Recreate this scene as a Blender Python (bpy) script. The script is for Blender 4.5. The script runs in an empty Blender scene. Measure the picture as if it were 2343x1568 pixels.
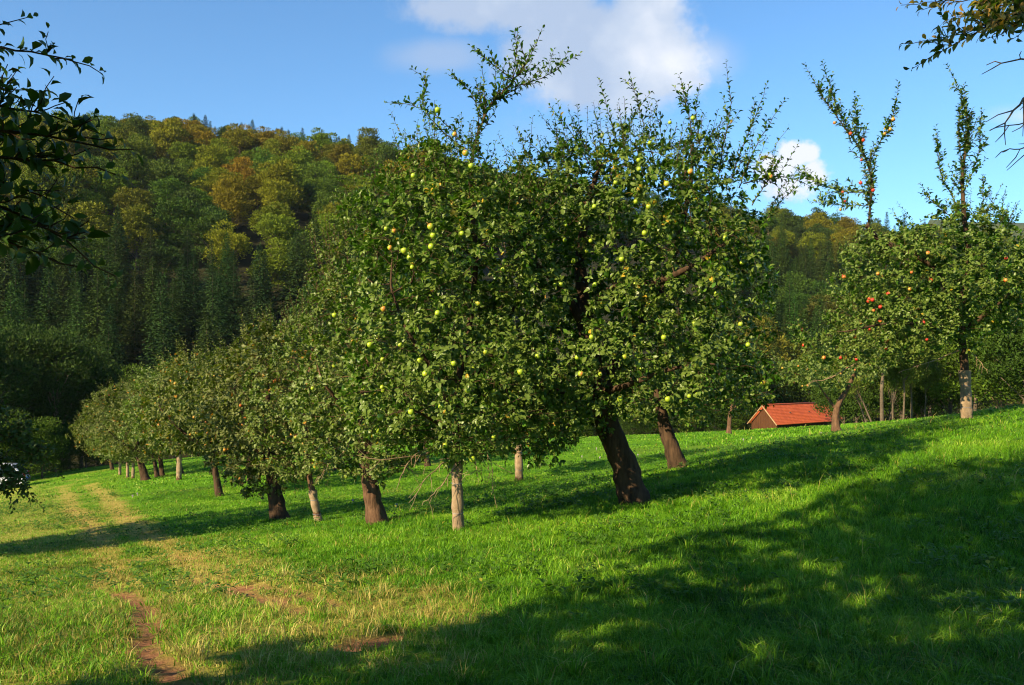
import bpy, math, random
import numpy as np
from mathutils import Vector, Matrix
rng = np.random.default_rng(7)
random.seed(7)
scene = bpy.context.scene
COL = scene.collection

# ------------------------------------------------------------------ camera
HZ = 840.0      # horizon row in the 2342 px wide reading of the photo
FP = 2028.0     # focal length in those pixels
CX = 1171.0
EYE = 1.65
cam_d = bpy.data.cameras.new('camera'); cam = bpy.data.objects.new('camera', cam_d)
COL.objects.link(cam); scene.camera = cam
cam.location = (0, 0, EYE); cam.rotation_euler = (math.radians(90), 0, 0)
cam_d.sensor_width = 36; cam_d.lens = 36*FP/2342; cam_d.shift_y = (HZ-783.5)/2342
cam_d.clip_start = 0.05; cam_d.clip_end = 6000
scene.render.resolution_x = 1024; scene.render.resolution_y = 685
scene.view_settings.view_transform = 'Standard'; scene.view_settings.look = 'None'
scene.view_settings.gamma = 1; scene.view_settings.exposure = 1.20
scene.cycles.max_bounces = 6; scene.cycles.diffuse_bounces = 2; scene.cycles.filter_width = 1.1; scene.cycles.transmission_bounces = 4
scene.cycles.glossy_bounces = 2; scene.cycles.transparent_max_bounces = 6; scene.cycles.volume_bounces = 0

# ------------------------------------------------------------------ sun + world
SUN_EL = math.radians(29); SUN_AZ = (-0.72, -0.69)
sd = bpy.data.lights.new('sun', 'SUN'); sd.energy = 5.0; sd.angle = math.radians(0.53)
sd.color = (1.0, 0.82, 0.49)
sun = bpy.data.objects.new('sun', sd); COL.objects.link(sun)
to_sun = Vector((SUN_AZ[0]*math.cos(SUN_EL), SUN_AZ[1]*math.cos(SUN_EL), math.sin(SUN_EL)))
sun.rotation_euler = to_sun.to_track_quat('Z', 'Y').to_euler()

class NT:
    def __init__(s, tree): s.t = tree; s.n = tree.nodes; s.l = tree.links
    def new(s, typ, **kw):
        n = s.n.new(typ)
        for k, v in kw.items():
            if k.startswith('i_'):
                n.inputs[k[2:].replace('_', ' ')].default_value = v
            else: setattr(n, k, v)
        return n
    def put(s, sock, v):
        if isinstance(v, bpy.types.NodeSocket): s.l.new(v, sock)
        elif v is not None: sock.default_value = v
    def math(s, op, a, b=None, c=None, clamp=False):
        n = s.n.new('ShaderNodeMath'); n.operation = op; n.use_clamp = clamp
        s.put(n.inputs[0], a); s.put(n.inputs[1], b)
        if c is not None: s.put(n.inputs[2], c)
        return n.outputs[0]
    def mix(s, fac, a, b):
        n = s.n.new('ShaderNodeMix'); n.data_type = 'RGBA'
        s.put(n.inputs[0], fac); s.put(n.inputs[6], a); s.put(n.inputs[7], b)
        return n.outputs[2]
    def ramp(s, fac, stops):
        n = s.n.new('ShaderNodeValToRGB'); s.put(n.inputs[0], fac)
        e = n.color_ramp.elements
        while len(e) < len(stops): e.new(0.5)
        for el, (p, c) in zip(e, stops): el.position = p; el.color = (*c, 1) if len(c) == 3 else c
        return n.outputs[0]
    def noise(s, vec, scale, detail=4, rough=0.55, out=0):
        n = s.n.new('ShaderNodeTexNoise'); n.inputs['Scale'].default_value = scale
        n.inputs['Detail'].default_value = detail; n.inputs['Roughness'].default_value = rough
        if vec is not None: s.l.new(vec, n.inputs['Vector'])
        return n.outputs[out]
    def step(s, v, a, b):
        n = s.n.new('ShaderNodeMapRange'); n.interpolation_type = 'SMOOTHSTEP'
        s.put(n.inputs[0], v); n.inputs[1].default_value = a; n.inputs[2].default_value = b
        return n.outputs[0]

world = bpy.data.worlds.new('World'); scene.world = world; world.use_nodes = True
w = NT(world.node_tree); w.n.clear()
SKY = 0.070
sky = w.new('ShaderNodeTexSky'); sky.sky_type = 'NISHITA'; sky.sun_disc = False
sky.sun_elevation = SUN_EL; sky.sun_rotation = math.atan2(SUN_AZ[0], SUN_AZ[1])
sky.altitude = 300; sky.air_density = 1.0; sky.dust_density = 0.1; sky.ozone_density = 2.2
tc = w.new('ShaderNodeTexCoord'); sep = w.new('ShaderNodeSeparateXYZ')
w.l.new(tc.outputs['Generated'], sep.inputs[0])
yy = w.math('MAXIMUM', sep.outputs[1], 0.05)
tt = w.math('DIVIDE', sep.outputs[0], yy); ee = w.math('DIVIDE', sep.outputs[2], yy)
cmb = w.new('ShaderNodeCombineXYZ'); w.put(cmb.inputs[0], tt); w.put(cmb.inputs[1], ee)
nz = w.noise(cmb.outputs[0], 7.0, 7, 0.58)
nz2 = w.noise(cmb.outputs[0], 22.0, 6, 0.6)
nz3 = w.noise(cmb.outputs[0], 60.0, 6, 0.6)
nzc = w.math('ADD', w.math('MULTIPLY', w.math('SUBTRACT', nz, 0.5), 1.5), w.math('MULTIPLY', w.math('SUBTRACT', nz2, 0.5), 0.5))
# cumulus clouds: (column, row, half width, half height, weight)
def cloudfield(blobs):
    acc = None
    for (px, py, rx, ry, wt) in blobs:
        a = w.math('DIVIDE', w.math('SUBTRACT', tt, (px-CX)/FP), rx/FP)
        b = w.math('DIVIDE', w.math('SUBTRACT', ee, (HZ-py)/FP), ry/FP)
        r2 = w.math('ADD', w.math('MULTIPLY', a, a), w.math('MULTIPLY', b, b))
        f = w.math('MULTIPLY', w.math('SUBTRACT', 1.0, w.math('SQRT', r2)), wt)
        acc = f if acc is None else w.math('MAXIMUM', acc, f)
    return acc
big = cloudfield([(1380, 130, 300, 175, 1.1), (1170, 10, 300, 90, .95), (1530, 175, 130, 70, .7), (1470, 30, 120, 90, 1.0), (1330, 210, 160, 60, .7)])
small = cloudfield([(1822, 352, 60, 42, 1.0), (1775, 385, 60, 45, .9), (1860, 395, 50, 40, .8), (1800, 430, 90, 40, .5)])
thin = cloudfield([(1010, 130, 160, 60, .9), (1620, 130, 110, 80, .7), (2330, 265, 90, 40, .5), (1600, 150, 120, 60, .55), (1380, 300, 300, 60, .4), (2010, -40, 60, 20, .3), (860, -30, 140, 30, .4)])
mb = w.step(w.math('ADD', big, w.math('ADD', w.math('MULTIPLY', nzc, .75), w.math('MULTIPLY', w.math('SUBTRACT', nz3, .5), .35))), 0.04, 0.46)
ms = w.step(w.math('ADD', small, w.math('ADD', w.math('MULTIPLY', nzc, .4), w.math('MULTIPLY', w.math('SUBTRACT', nz3, .5), 1.1))), 0.0, 0.5)
mt = w.math('MULTIPLY', w.step(w.math('ADD', thin, w.math('MULTIPLY', nzc, .5)), 0.0, 0.7), 0.55)
mask = w.math('MAXIMUM', w.math('MAXIMUM', w.math('MULTIPLY', mb, .93), w.math('MULTIPLY', ms, .95)), mt)
front = w.math('GREATER_THAN', sep.outputs[1], 0.1)
mask = w.math('MULTIPLY', mask, front)
shade = w.noise(cmb.outputs[0], 9.0, 5, 0.5)
shade = w.math('ADD', shade, w.math('MULTIPLY', w.math('SUBTRACT', w.math('ADD', ms, mt), 0.5), .18))
shade = w.math('ADD', shade, w.math('MULTIPLY', w.math('SUBTRACT', tt, 0.10), .9))
def cs(c): return tuple(x/SKY for x in c)
ccol = w.ramp(shade, [(0.34, (.22, .27, .36)), (0.50, (.29, .33, .40)), (0.70, (.43, .44, .47))])
cdiv = w.new('ShaderNodeVectorMath'); cdiv.operation = 'SCALE'; w.l.new(ccol, cdiv.inputs[0]); cdiv.inputs['Scale'].default_value = 1/SKY
tint = w.new('ShaderNodeMix'); tint.data_type = 'RGBA'; tint.blend_type = 'MULTIPLY'; tint.inputs[0].default_value = 1
w.l.new(sky.outputs[0], tint.inputs[6]); tint.inputs[7].default_value = (0.74, 1.12, 1.34, 1)
wm = w.mix(mask, tint.outputs[2], cdiv.outputs[0])
bg = w.new('ShaderNodeBackground'); w.l.new(wm, bg.inputs[0]); bg.inputs[1].default_value = SKY
wo = w.new('ShaderNodeOutputWorld'); w.l.new(bg.outputs[0], wo.inputs[0])

# ------------------------------------------------------------------ terrain height
def smooth(a, b, v):
    t = np.clip((v-a)/(b-a), 0, 1); return t*t*(3-2*t)
def vnoise(x, y, seed=0):
    xi = np.floor(x).astype(np.int64); yi = np.floor(y).astype(np.int64)
    fx = x-xi; fy = y-yi; fx = fx*fx*(3-2*fx); fy = fy*fy*(3-2*fy)
    def h(i, j):
        n = (i*374761393 + j*668265263 + seed*974634777) & 0x7fffffff
        n = ((n ^ (n >> 13))*1274126177) & 0x7fffffff
        n = (n ^ (n >> 16)) & 0xffff
        return n/65535.0
    return (h(xi, yi)*(1-fx)+h(xi+1, yi)*fx)*(1-fy)+(h(xi, yi+1)*(1-fx)+h(xi+1, yi+1)*fx)*fy
def fbm(x, y, o=4, seed=0):
    s = 0; a = .5; t = 0
    for k in range(o):
        s = s + a*vnoise(x*2**k+k*17.3, y*2**k+k*5.7, seed+k); t += a; a *= .55
    return s/t
# control points: (column, row of a trunk foot or field edge, distance)
CP = [(1455, 1155, 12.5), (1048, 1212, 12.0), (865, 1200, 13.8), (727, 1192, 16.5), (640, 1187, 18), (502, 1135, 26),
      (330, 1098, 42), (270, 1087, 55), (1187, 1100, 24), (1555, 1072, 18), (1667, 993, 46), (1912, 990, 34),
      (2210, 963, 19), (2342, 937, 21), (2010, 970, 62), (190, 1080, 62), (1720, 991, 88), (1780, 987, 70), (1850, 984, 64), (1780, 991, 104), (1880, 984, 92), (1300, 1005, 66), (60, 1110, 60),
      (0, 1265, 15.5), (2342, 1250, 9.5), (2342, 1568, 4.6), (0, 1568, 4.4), (1200, 1568, 4.6), (2700, 900, 24), (-500, 1300, 16)]
cpx = np.array([(c[0]-CX)/FP*c[2] for c in CP]); cpy = np.array([c[2] for c in CP], float)
cpg = np.array([EYE+(HZ-c[1])/FP*c[2] for c in CP])
def c_of(y): return np.interp(y, [-200, 0, 12, 20, 30, 55, 80, 110, 200], [1.0, 0, -.45, -1.0, -1.65, -3.0, -5.4, -8.6, -9])
def g0(x, y): return 0.075*np.clip(x, -60, 60) + c_of(y)
def qc(x, y): yy_ = np.maximum(y, -4)+7; return x/yy_*2.2, np.log(yy_)*1.6
def kern(ax, ay, bx, by):
    return np.exp(-((ax[:, None]-bx[None])**2+(ay[:, None]-by[None])**2)/0.55)
_q = qc(cpx, cpy)
_W = np.linalg.solve(kern(*_q, *_q)+0.012*np.eye(len(CP)), cpg-g0(cpx, cpy))
SKX = [-1500, -300, 0, 200, 400, 700, 900, 1000, 1170, 1500, 1780, 2000, 2250, 2342, 2700, 4500]
SKV = [150, 190, 222, 235, 258, 298, 318, 340, 375, 425, 466, 495, 516, 534, 560, 600]
def skyl(t): return (HZ-np.interp(t*FP+CX, SKX, SKV))/FP
def ridge_d(t): return np.interp(t*FP+CX, [-600, 0, 1170, 1780, 2342, 3500], [270, 280, 330, 410, 500, 560])
def foot_d(t): return np.interp(t*FP+CX, [-600, 0, 400, 1170, 1780, 2342, 3000], [92, 96, 104, 112, 126, 130, 120])
def G(x, y):
    x = np.asarray(x, float); y = np.asarray(y, float); sh = x.shape; x = x.ravel(); y = y.ravel()
    q = qc(x, y); res = np.zeros_like(x)
    for i in range(0, len(x), 200000):
        s = slice(i, i+200000); res[s] = kern(q[0][s], q[1][s], *_q) @ _W
    g = g0(x, y)+res*np.clip(1.0-np.clip(-y-2, 0, 10)/10, 0, 1)
    g += .05*(fbm(x*.6, y*.6, 3, 5)-.5)*np.clip((y-2)/8, 0, 1)
    yp = np.maximum(y, 60); t = np.clip(x/yp, -1.6, 1.6)
    F = foot_d(t); D = ridge_d(t); Hr = EYE+skyl(t)*D-13
    s = np.clip((y-F)/(D-F), 0, 1.6)
    prof = np.where(s < 1, s**1.12*(1+.10*np.sin(s*math.pi)), 1-.35*(s-1))
    hill = -9+(Hr+9)*prof + 9*(fbm(x*.02, y*.02, 3, 9)-.5)*np.clip(s*4, 0, 1)*np.clip((1.05-s)*5, 0, 1)
    b = smooth(0, 1, (y-(F-12))/14)
    g = g*(1-b)+hill*b
    return g.reshape(sh)
_YS = np.concatenate([np.arange(2.5, 30, .02), np.arange(30, 130, .1)])
def gp(px, py, far=False):
    """ground point seen at a pixel of the photograph"""
    t = (px-CX)/FP; e = (HZ-py)/FP
    d = EYE+e*_YS - G(t*_YS, _YS)
    k = np.argmax(d < 0)
    if d[k] >= 0: k = int(np.argmin(d))
    y = _YS[k]
    return np.array([t*y, y, float(G(t*y, y))])
def wp(px, py, y): return np.array([(px-CX)/FP*y, y, EYE+(HZ-py)/FP*y])
def on(px, y):
    x = (px-CX)/FP*y; return np.array([x, y, float(G(x, y))])

# ------------------------------------------------------------------ mesh helpers
def mesh_np(name, V, F, mat, parent=None, attrs=None, smooth_=False, loc=None):
    """V (n,3); F list of index arrays (m,k), one per polygon size"""
    me = bpy.data.meshes.new(name)
    V = np.asarray(V, np.float32); me.vertices.add(len(V)); me.vertices.foreach_set('co', V.ravel())
    if not isinstance(F, list): F = [F]
    F = [f for f in F if len(f)]
    nl = sum(f.size for f in F); npg = sum(len(f) for f in F)
    me.loops.add(nl); me.polygons.add(npg)
    me.loops.foreach_set('vertex_index', np.concatenate([f.ravel() for f in F]).astype(np.int32))
    ks = np.concatenate([np.full(len(f), f.shape[1]) for f in F])
    me.polygons.foreach_set('loop_start', np.concatenate([[0], np.cumsum(ks)[:-1]]).astype(np.int32))
    try: me.polygons.foreach_set('loop_total', ks.astype(np.int32))
    except Exception: pass
    me.update(calc_edges=True)
    if smooth_: me.polygons.foreach_set('use_smooth', np.ones(npg, bool))
    if attrs:
        for k, a in attrs.items():
            at = me.attributes.new(k, 'FLOAT', 'POINT'); at.data.foreach_set('value', np.asarray(a, np.float32))
    for m in (mat if isinstance(mat, (list, tuple)) else [mat]): me.materials.append(m)
    o = bpy.data.objects.new(name, me); COL.objects.link(o)
    if parent is not None: o.parent = parent
    if loc is not None: o.location = loc
    return o
class MB:
    def __init__(s): s.V = []; s.F = {}; s.n = 0
    def add(s, V, *Fs):
        V = np.asarray(V, float)
        for f in Fs:
            f = np.asarray(f, int)
            if len(f): s.F.setdefault(f.shape[1], []).append(f+s.n)
        s.V.append(V); s.n += len(V)
    def tube(s, P, R, sides=8, cap=True, gnarl=0, seed=0):
        P = np.asarray(P, float); R = np.asarray(R, float); n = len(P)
        T = np.gradient(P, axis=0); T /= np.linalg.norm(T, axis=1)[:, None]+1e-9
        up = np.array([0.31, .95, .02]); up = up-T[0]*up.dot(T[0])
        if np.linalg.norm(up) < 1e-3: up = np.array([1., 0, 0])
        up /= np.linalg.norm(up)
        a = np.linspace(0, 2*math.pi, sides, endpoint=False); V = np.empty((n, sides, 3))
        for i in range(n):
            up = up-T[i]*up.dot(T[i]); up /= np.linalg.norm(up)+1e-9
            b = np.cross(T[i], up); r = R[i]
            if gnarl:
                r = R[i]*(1+gnarl*(2*vnoise(a*1.9+seed, np.full(sides, i*.35), 3)-1)+gnarl*.5*np.cos(a*3+i*.06+seed)*.8)
                r = r[:, None]
            V[i] = P[i]+r*(np.cos(a)[:, None]*up+np.sin(a)[:, None]*b)
        i = np.arange(n-1)[:, None]*sides; j = np.arange(sides)[None]; k = (j+1) % sides
        F = np.stack([i+j, i+k, i+sides+k, i+sides+j], -1).reshape(-1, 4)
        s.add(V.reshape(-1, 3), F)
        if cap:
            c = s.n; s.add([P[-1]+T[-1]*R[-1]*.5]); f = np.stack([c-sides+np.arange(sides), c-sides+(np.arange(sides)+1) % sides, np.full(sides, c)], -1)
            s.F.setdefault(3, []).append(f)
    def box(s, c, h, R=None):
        v = np.array([[x, y, z] for x in (-1, 1) for y in (-1, 1) for z in (-1, 1)], float)*np.array(h)
        if R is not None: v = v @ np.array(R).T
        s.add(v+np.array(c), [[0, 1, 3, 2], [4, 6, 7, 5], [0, 4, 5, 1], [2, 3, 7, 6], [0, 2, 6, 4], [1, 5, 7, 3]])
    def build(s, name, mat, parent=None, **k):
        return mesh_np(name, np.concatenate(s.V), [np.concatenate(f) for f in s.F.values()], mat, parent, **k)
def tag(o, label, cat, group=None, kind=None):
    if label: o['label'] = label
    if cat: o['category'] = cat
    if group: o['group'] = group
    if kind: o['kind'] = kind
    return o
def empty(name, loc, label, cat, group=None):
    e = bpy.data.objects.new(name, None); e.empty_display_size = .3; COL.objects.link(e)
    e.location = loc; return tag(e, label, cat, group)

# ------------------------------------------------------------------ materials
def new_mat(name):
    m = bpy.data.materials.new(name); m.use_nodes = True; n = NT(m.node_tree); n.n.clear(); return m, n
def attr(n, name):
    a = n.new('ShaderNodeAttribute'); a.attribute_name = name; return a.outputs['Fac']
def leaf_mat(name, top, under, trans=.3, spec=.35, rough=.45, yellow=(.45, .30, .03), ythr=.985, objcol=False):
    m, n = new_mat(name)
    r = attr(n, 'rnd')
    stops = [(0.0, tuple(c*.42 for c in top)), (.45, tuple(c*.85 for c in top)), (.75, tuple(c*1.3 for c in top)), (.95, (top[0]*2.9, top[1]*2.1, top[2]*2.6))]  # random leaf tones, spread wide so the colour carries creamy highlights and dark gaps
    if objcol: stops = [(0.0, (.62,)*3), (.5, (1.,)*3), (.9, (1.4,)*3)]
    c = n.ramp(r, stops)
    if objcol:
        oi = n.new('ShaderNodeObjectInfo')
        mm = n.new('ShaderNodeMix'); mm.data_type = 'RGBA'; mm.blend_type = 'MULTIPLY'; mm.inputs[0].default_value = 1
        n.l.new(oi.outputs['Color'], mm.inputs[6]); n.l.new(c, mm.inputs[7]); c = mm.outputs[2]; u = c
    else:
        c = n.mix(n.math('GREATER_THAN', r, ythr), c, (*yellow, 1))
        geo = n.new('ShaderNodeNewGeometry')
        c = n.mix(geo.outputs['Backfacing'], c, n.mix(n.math('GREATER_THAN', r, ythr), (*under, 1), (*yellow, 1)))
    p = n.new('ShaderNodeBsdfPrincipled'); n.l.new(c, p.inputs['Base Color'])
    p.inputs['Roughness'].default_value = rough; p.inputs['Specular IOR Level'].default_value = spec
    o = n.new('ShaderNodeOutputMaterial')
    t = n.new('ShaderNodeBsdfTranslucent')
    mm = n.new('ShaderNodeMix'); mm.data_type = 'RGBA'; mm.blend_type = 'MULTIPLY'; mm.inputs[0].default_value = 1
    n.l.new(c, mm.inputs[6]); mm.inputs[7].default_value = (1.5, 1.55, .5, 1); n.l.new(mm.outputs[2], t.inputs[0])
    x = n.new('ShaderNodeMixShader'); x.inputs[0].default_value = trans
    n.l.new(p.outputs[0], x.inputs[1]); n.l.new(t.outputs[0], x.inputs[2]); n.l.new(x.outputs[0], o.inputs[0])
    return m
def simple(name, c1, c2, scale=8, rough=.85, bump=.3, stretch=(1, 1, 1), spec=.2, bscale=None, detail=6):
    m, n = new_mat(name); tcn = n.new('ShaderNodeTexCoord'); mp = n.new('ShaderNodeMapping'); n.l.new(tcn.outputs['Object'], mp.inputs[0])
    mp.inputs['Scale'].default_value = stretch
    f = n.noise(mp.outputs[0], scale, detail, .65)
    c = n.ramp(f, [(.3, c1), (.68, c2)])
    p = n.new('ShaderNodeBsdfPrincipled'); n.l.new(c, p.inputs['Base Color']); p.inputs['Roughness'].default_value = rough
    p.inputs['Specular IOR Level'].default_value = spec
    if bump:
        b = n.new('ShaderNodeBump'); b.inputs['Strength'].default_value = bump; b.inputs['Distance'].default_value = .02
        n.l.new(n.noise(mp.outputs[0], bscale or scale*2, 5, .6), b.inputs['Height']); n.l.new(b.outputs[0], p.inputs['Normal'])
    o = n.new('ShaderNodeOutputMaterial'); n.l.new(p.outputs[0], o.inputs[0]); return m
APPLE_TOP = (.045, .115, .010); APPLE_UND = (.125, .180, .032)
M_leaf = leaf_mat('apple_leaf', APPLE_TOP, APPLE_UND, trans=.30, spec=.28, rough=.36, ythr=.99)
M_leaf_row = leaf_mat('apple_leaf_greyer', (.072, .135, .014), (.14, .185, .045), trans=.30, spec=.3, rough=.42, yellow=(.42, .22, .03), ythr=.97)
M_leaf_red = leaf_mat('apple_leaf_autumn', (.075, .112, .012), (.14, .16, .045), trans=.3, spec=.25, rough=.5, yellow=(.40, .18, .02), ythr=.94)
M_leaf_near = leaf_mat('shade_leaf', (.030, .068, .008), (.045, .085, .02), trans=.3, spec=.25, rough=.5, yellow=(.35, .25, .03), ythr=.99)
M_leaf_dry = leaf_mat('dry_edge_leaf', (.08, .12, .02), (.18, .18, .07), trans=.5, spec=.2, rough=.5, yellow=(.42, .24, .06), ythr=.74)
M_bark = simple('bark', (.022, .013, .008), (.095, .056, .033), 14, .95, .9, (1, 1, .22), bscale=30)
M_bark2 = simple('bark_brown', (.050, .025, .014), (.165, .092, .056), 16, .95, .8, (1, 1, .25), bscale=34)
M_twig = simple('twig', (.14, .09, .05), (.34, .24, .15), 20, .8, .2)
M_burlap = simple('burlap', (.17, .115, .07), (.33, .235, .155), 12, .95, .5, (1, 1, .6), bscale=90)
M_string = simple('string', (.14, .17, .26), (.24, .28, .38), 30, .6, 0)
M_fbark = simple('forest_bark', (.05, .035, .025), (.16, .12, .085), 3, .95, .3)
M_decid = leaf_mat('beech_foliage', (1., 1., 1.), (1., 1., 1.), trans=.12, spec=.12, rough=.7, objcol=True)
M_spruce = leaf_mat('spruce_foliage', (1., 1., 1.), (1., 1., 1.), trans=.05, spec=.10, rough=.75, objcol=True)

# ------------------------------------------------------------------ ground
def seg_dist(x, y, P):
    d = np.full(x.shape, 1e9)
    for a, b in zip(P[:-1], P[1:]):
        ab = b[:2]-a[:2]; L = ab.dot(ab)+1e-9
        t = np.clip(((x-a[0])*ab[0]+(y-a[1])*ab[1])/L, 0, 1)
        d = np.minimum(d, np.hypot(x-a[0]-t*ab[0], y-a[1]-t*ab[1]))
    return d
def poly(pts): return [gp(*p) for p in pts]
SOIL = [(poly([(262, 1358), (300, 1364), (318, 1385), (335, 1425), (338, 1470), (352, 1510), (385, 1545), (400, 1568)]), .085), (poly([(170, 1165), (205, 1200), (228, 1235)]), .02), (poly([(275, 1170), (320, 1205), (380, 1250)]), .02),
        (poly([(445, 1328), (500, 1340), (560, 1356), (630, 1376), (695, 1402)]), .10), (poly([(560, 1340), (640, 1348), (700, 1362), (765, 1384)]), .07),
        (poly([(285, 1281), (350, 1281)]), .07), (poly([(395, 1271), (440, 1280)]), .06), (poly([(790, 1478), (880, 1460), (980, 1440)]), .08),
        (poly([(420, 1150), (440, 1148)]), .08)]
DRY = [(poly([(140, 1112), (150, 1128), (163, 1160), (205, 1200), (235, 1240), (250, 1290), (275, 1350)]), .27, 1.35), (poly([(205, 1108), (222, 1120), (262, 1160), (310, 1200), (370, 1245), (450, 1300), (540, 1345)]), .30, 1.3),
       (poly([(250, 1290), (420, 1270), (560, 1320), (760, 1380), (900, 1400)]), .75, .8), (poly([(300, 1340), (360, 1420), (420, 1568)]), .5, .75),
       (poly([(640, 1420), (760, 1440), (900, 1380), (960, 1360)]), .45, .9), (poly([(470, 1440), (600, 1480), (800, 1460)]), .4, .75),
       (poly([(20, 1120), (60, 1200), (40, 1400), (60, 1560)]), 1.7, .55), (poly([(2150, 1520), (2300, 1540)]), .3, .3), (poly([(150, 1100), (185, 1098)]), .3, .8)]
def soil_mask(x, y):
    n = fbm(x*5, y*5, 3, 21); m = np.zeros_like(x)
    for P, wd in SOIL:
        m = np.maximum(m, 1-smooth(wd*.35, wd*1.5, seg_dist(x, y, P)+(n-.55)*wd*3.4))
    return m
def dry_mask(x, y):
    n = fbm(x*2.2, y*2.2, 3, 31); m = np.zeros_like(x)
    for P, wd, s in DRY:
        m = np.maximum(m, s*(1-smooth(wd*.2, wd*1.7, seg_dist(x, y, P)+(n-.5)*wd*1.6)))
    m = np.maximum(m, .40*smooth(.60, .80, fbm(x*.35, y*.35, 3, 77))*smooth(.5, -2.5, x)+.10*smooth(.62, .8, fbm(x*.7, y*.7, 3, 78)))
    return np.minimum(m, 1.15)
N = 300
ii = np.linspace(-1, 1, 2*N+1)
gx = 4.2*np.sinh(6.0*ii); gy = 9+4.2*np.sinh(6.0*ii)
X, Y = np.meshgrid(gx, gy); Z = G(X, Y)
nearm = (np.abs(X) < 45) & (Y > 0) & (Y < 75)
so = np.zeros_like(X); dr = np.zeros_like(X)
so[nearm] = soil_mask(X[nearm], Y[nearm]); dr[nearm] = dry_mask(X[nearm], Y[nearm])
Z = Z-.035*so + np.where(nearm, .03*(fbm(X*3, Y*3, 3, 4)-.5), 0)
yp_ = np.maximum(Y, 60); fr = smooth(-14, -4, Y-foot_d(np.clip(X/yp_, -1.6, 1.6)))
n1 = 2*N+1; idx = np.arange(n1*n1).reshape(n1, n1)
Fq = np.stack([idx[:-1, :-1], idx[:-1, 1:], idx[1:, 1:], idx[1:, :-1]], -1).reshape(-1, 4)
mg, n = new_mat('meadow_ground')
tcn = n.new('ShaderNodeTexCoord'); P = tcn.outputs['Object']
f1 = n.noise(P, 1.3, 5, .6); f2 = n.noise(P, 26, 4, .6); f3 = n.noise(P, .16, 3, .5)
fm = n.math('ADD', n.math('MULTIPLY', f2, .6), n.math('MULTIPLY', f1, .4))
grass = n.ramp(fm, [(.30, (.016, .052, .002)), (.52, (.095, .235, .006)), (.72, (.20, .36, .014))])
grass = n.mix(n.math('MULTIPLY', n.step(f3, .42, .68), .45), grass, n.ramp(f2, [(.3, (.07, .13, .010)), (.7, (.19, .24, .025))]))
dryc = n.ramp(f2, [(.30, (.20, .16, .035)), (.70, (.55, .42, .10))])
c = n.mix(n.math('MULTIPLY', attr(n, 'dry'), .85), grass, dryc)
soilc = n.ramp(n.noise(P, 18, 5, .65), [(.30, (.17, .068, .032)), (.70, (.42, .20, .11))])
c = n.mix(attr(n, 'soil'), c, soilc)
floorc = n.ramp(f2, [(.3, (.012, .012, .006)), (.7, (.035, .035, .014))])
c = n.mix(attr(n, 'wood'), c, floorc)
p = n.new('ShaderNodeBsdfPrincipled'); n.l.new(c, p.inputs['Base Color']); p.inputs['Roughness'].default_value = .95; p.inputs['Specular IOR Level'].default_value = .1
b = n.new('ShaderNodeBump'); b.inputs['Strength'].default_value = .9; b.inputs['Distance'].default_value = .06
n.l.new(n.noise(P, 12, 8, .75), b.inputs['Height']); n.l.new(b.outputs[0], p.inputs['Normal'])
o = n.new('ShaderNodeOutputMaterial'); n.l.new(p.outputs[0], o.inputs[0])
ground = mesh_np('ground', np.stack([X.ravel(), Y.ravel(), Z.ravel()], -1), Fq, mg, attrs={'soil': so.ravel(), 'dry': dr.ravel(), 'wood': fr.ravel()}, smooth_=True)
ground['kind'] = 'structure'

# ------------------------------------------------------------------ grass blades (uncountable)
def blades(Px, Py, Hh, Wd, lean_dir, lean, rnd, dry, name, mat, label, zoff=0):
    n_ = len(Px); Pz = G(Px, Py)-.01
    yaw = rng.uniform(0, 2*math.pi, n_)
    s_ = np.stack([np.cos(yaw), np.sin(yaw), np.zeros(n_)], -1)
    ld = np.stack([np.cos(lean_dir), np.sin(lean_dir), np.zeros(n_)], -1)
    B = np.stack([Px, Py, Pz], -1); up = np.array([0, 0, 1.])
    mid = B+up*(Hh*.55)[:, None]+ld*(lean*Hh*.25)[:, None]
    tip = B+up*(Hh*(1-.25*lean))[:, None]+ld*(lean*Hh*.9)[:, None]
    wv = s_*Wd[:, None]*.5
    tip[:, 2] = np.maximum(tip[:, 2], B[:, 2]+.012)
    V = np.stack([B-wv, B+wv, mid+wv*.8, mid-wv*.8, tip], 1).reshape(-1, 3)
    k = np.arange(n_)[:, None]*5
    F4 = k+np.array([[0, 1, 2, 3]]); F3 = k+np.array([[3, 2, 4]])
    o = mesh_np(name, V, [F4, F3], mat, attrs={'rnd': np.repeat(rnd, 5), 'dry': np.repeat(dry, 5)})
    tag(o, label, 'grass', kind='stuff'); return o
mgr, n = new_mat('grass_blade')
r = attr(n, 'rnd'); c = n.ramp(r, [(0, (.018, .068, .003)), (.35, (.085, .245, .005)), (.75, (.20, .41, .012)), (.97, (.36, .46, .06))])
c = n.mix(attr(n, 'dry'), c, n.ramp(r, [(0, (.14, .13, .02)), (.5, (.38, .32, .07)), (1, (.66, .54, .20))]))
p = n.new('ShaderNodeBsdfPrincipled'); n.l.new(c, p.inputs['Base Color']); p.inputs['Roughness'].default_value = .5; p.inputs['Specular IOR Level'].default_value = .3
tr = n.new('ShaderNodeBsdfTranslucent'); n.l.new(c, tr.inputs[0]); xm = n.new('ShaderNodeMixShader'); xm.inputs[0].default_value = .35
n.l.new(p.outputs[0], xm.inputs[1]); n.l.new(tr.outputs[0], xm.inputs[2]); o = n.new('ShaderNodeOutputMaterial'); n.l.new(xm.outputs[0], o.inputs[0])
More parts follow.
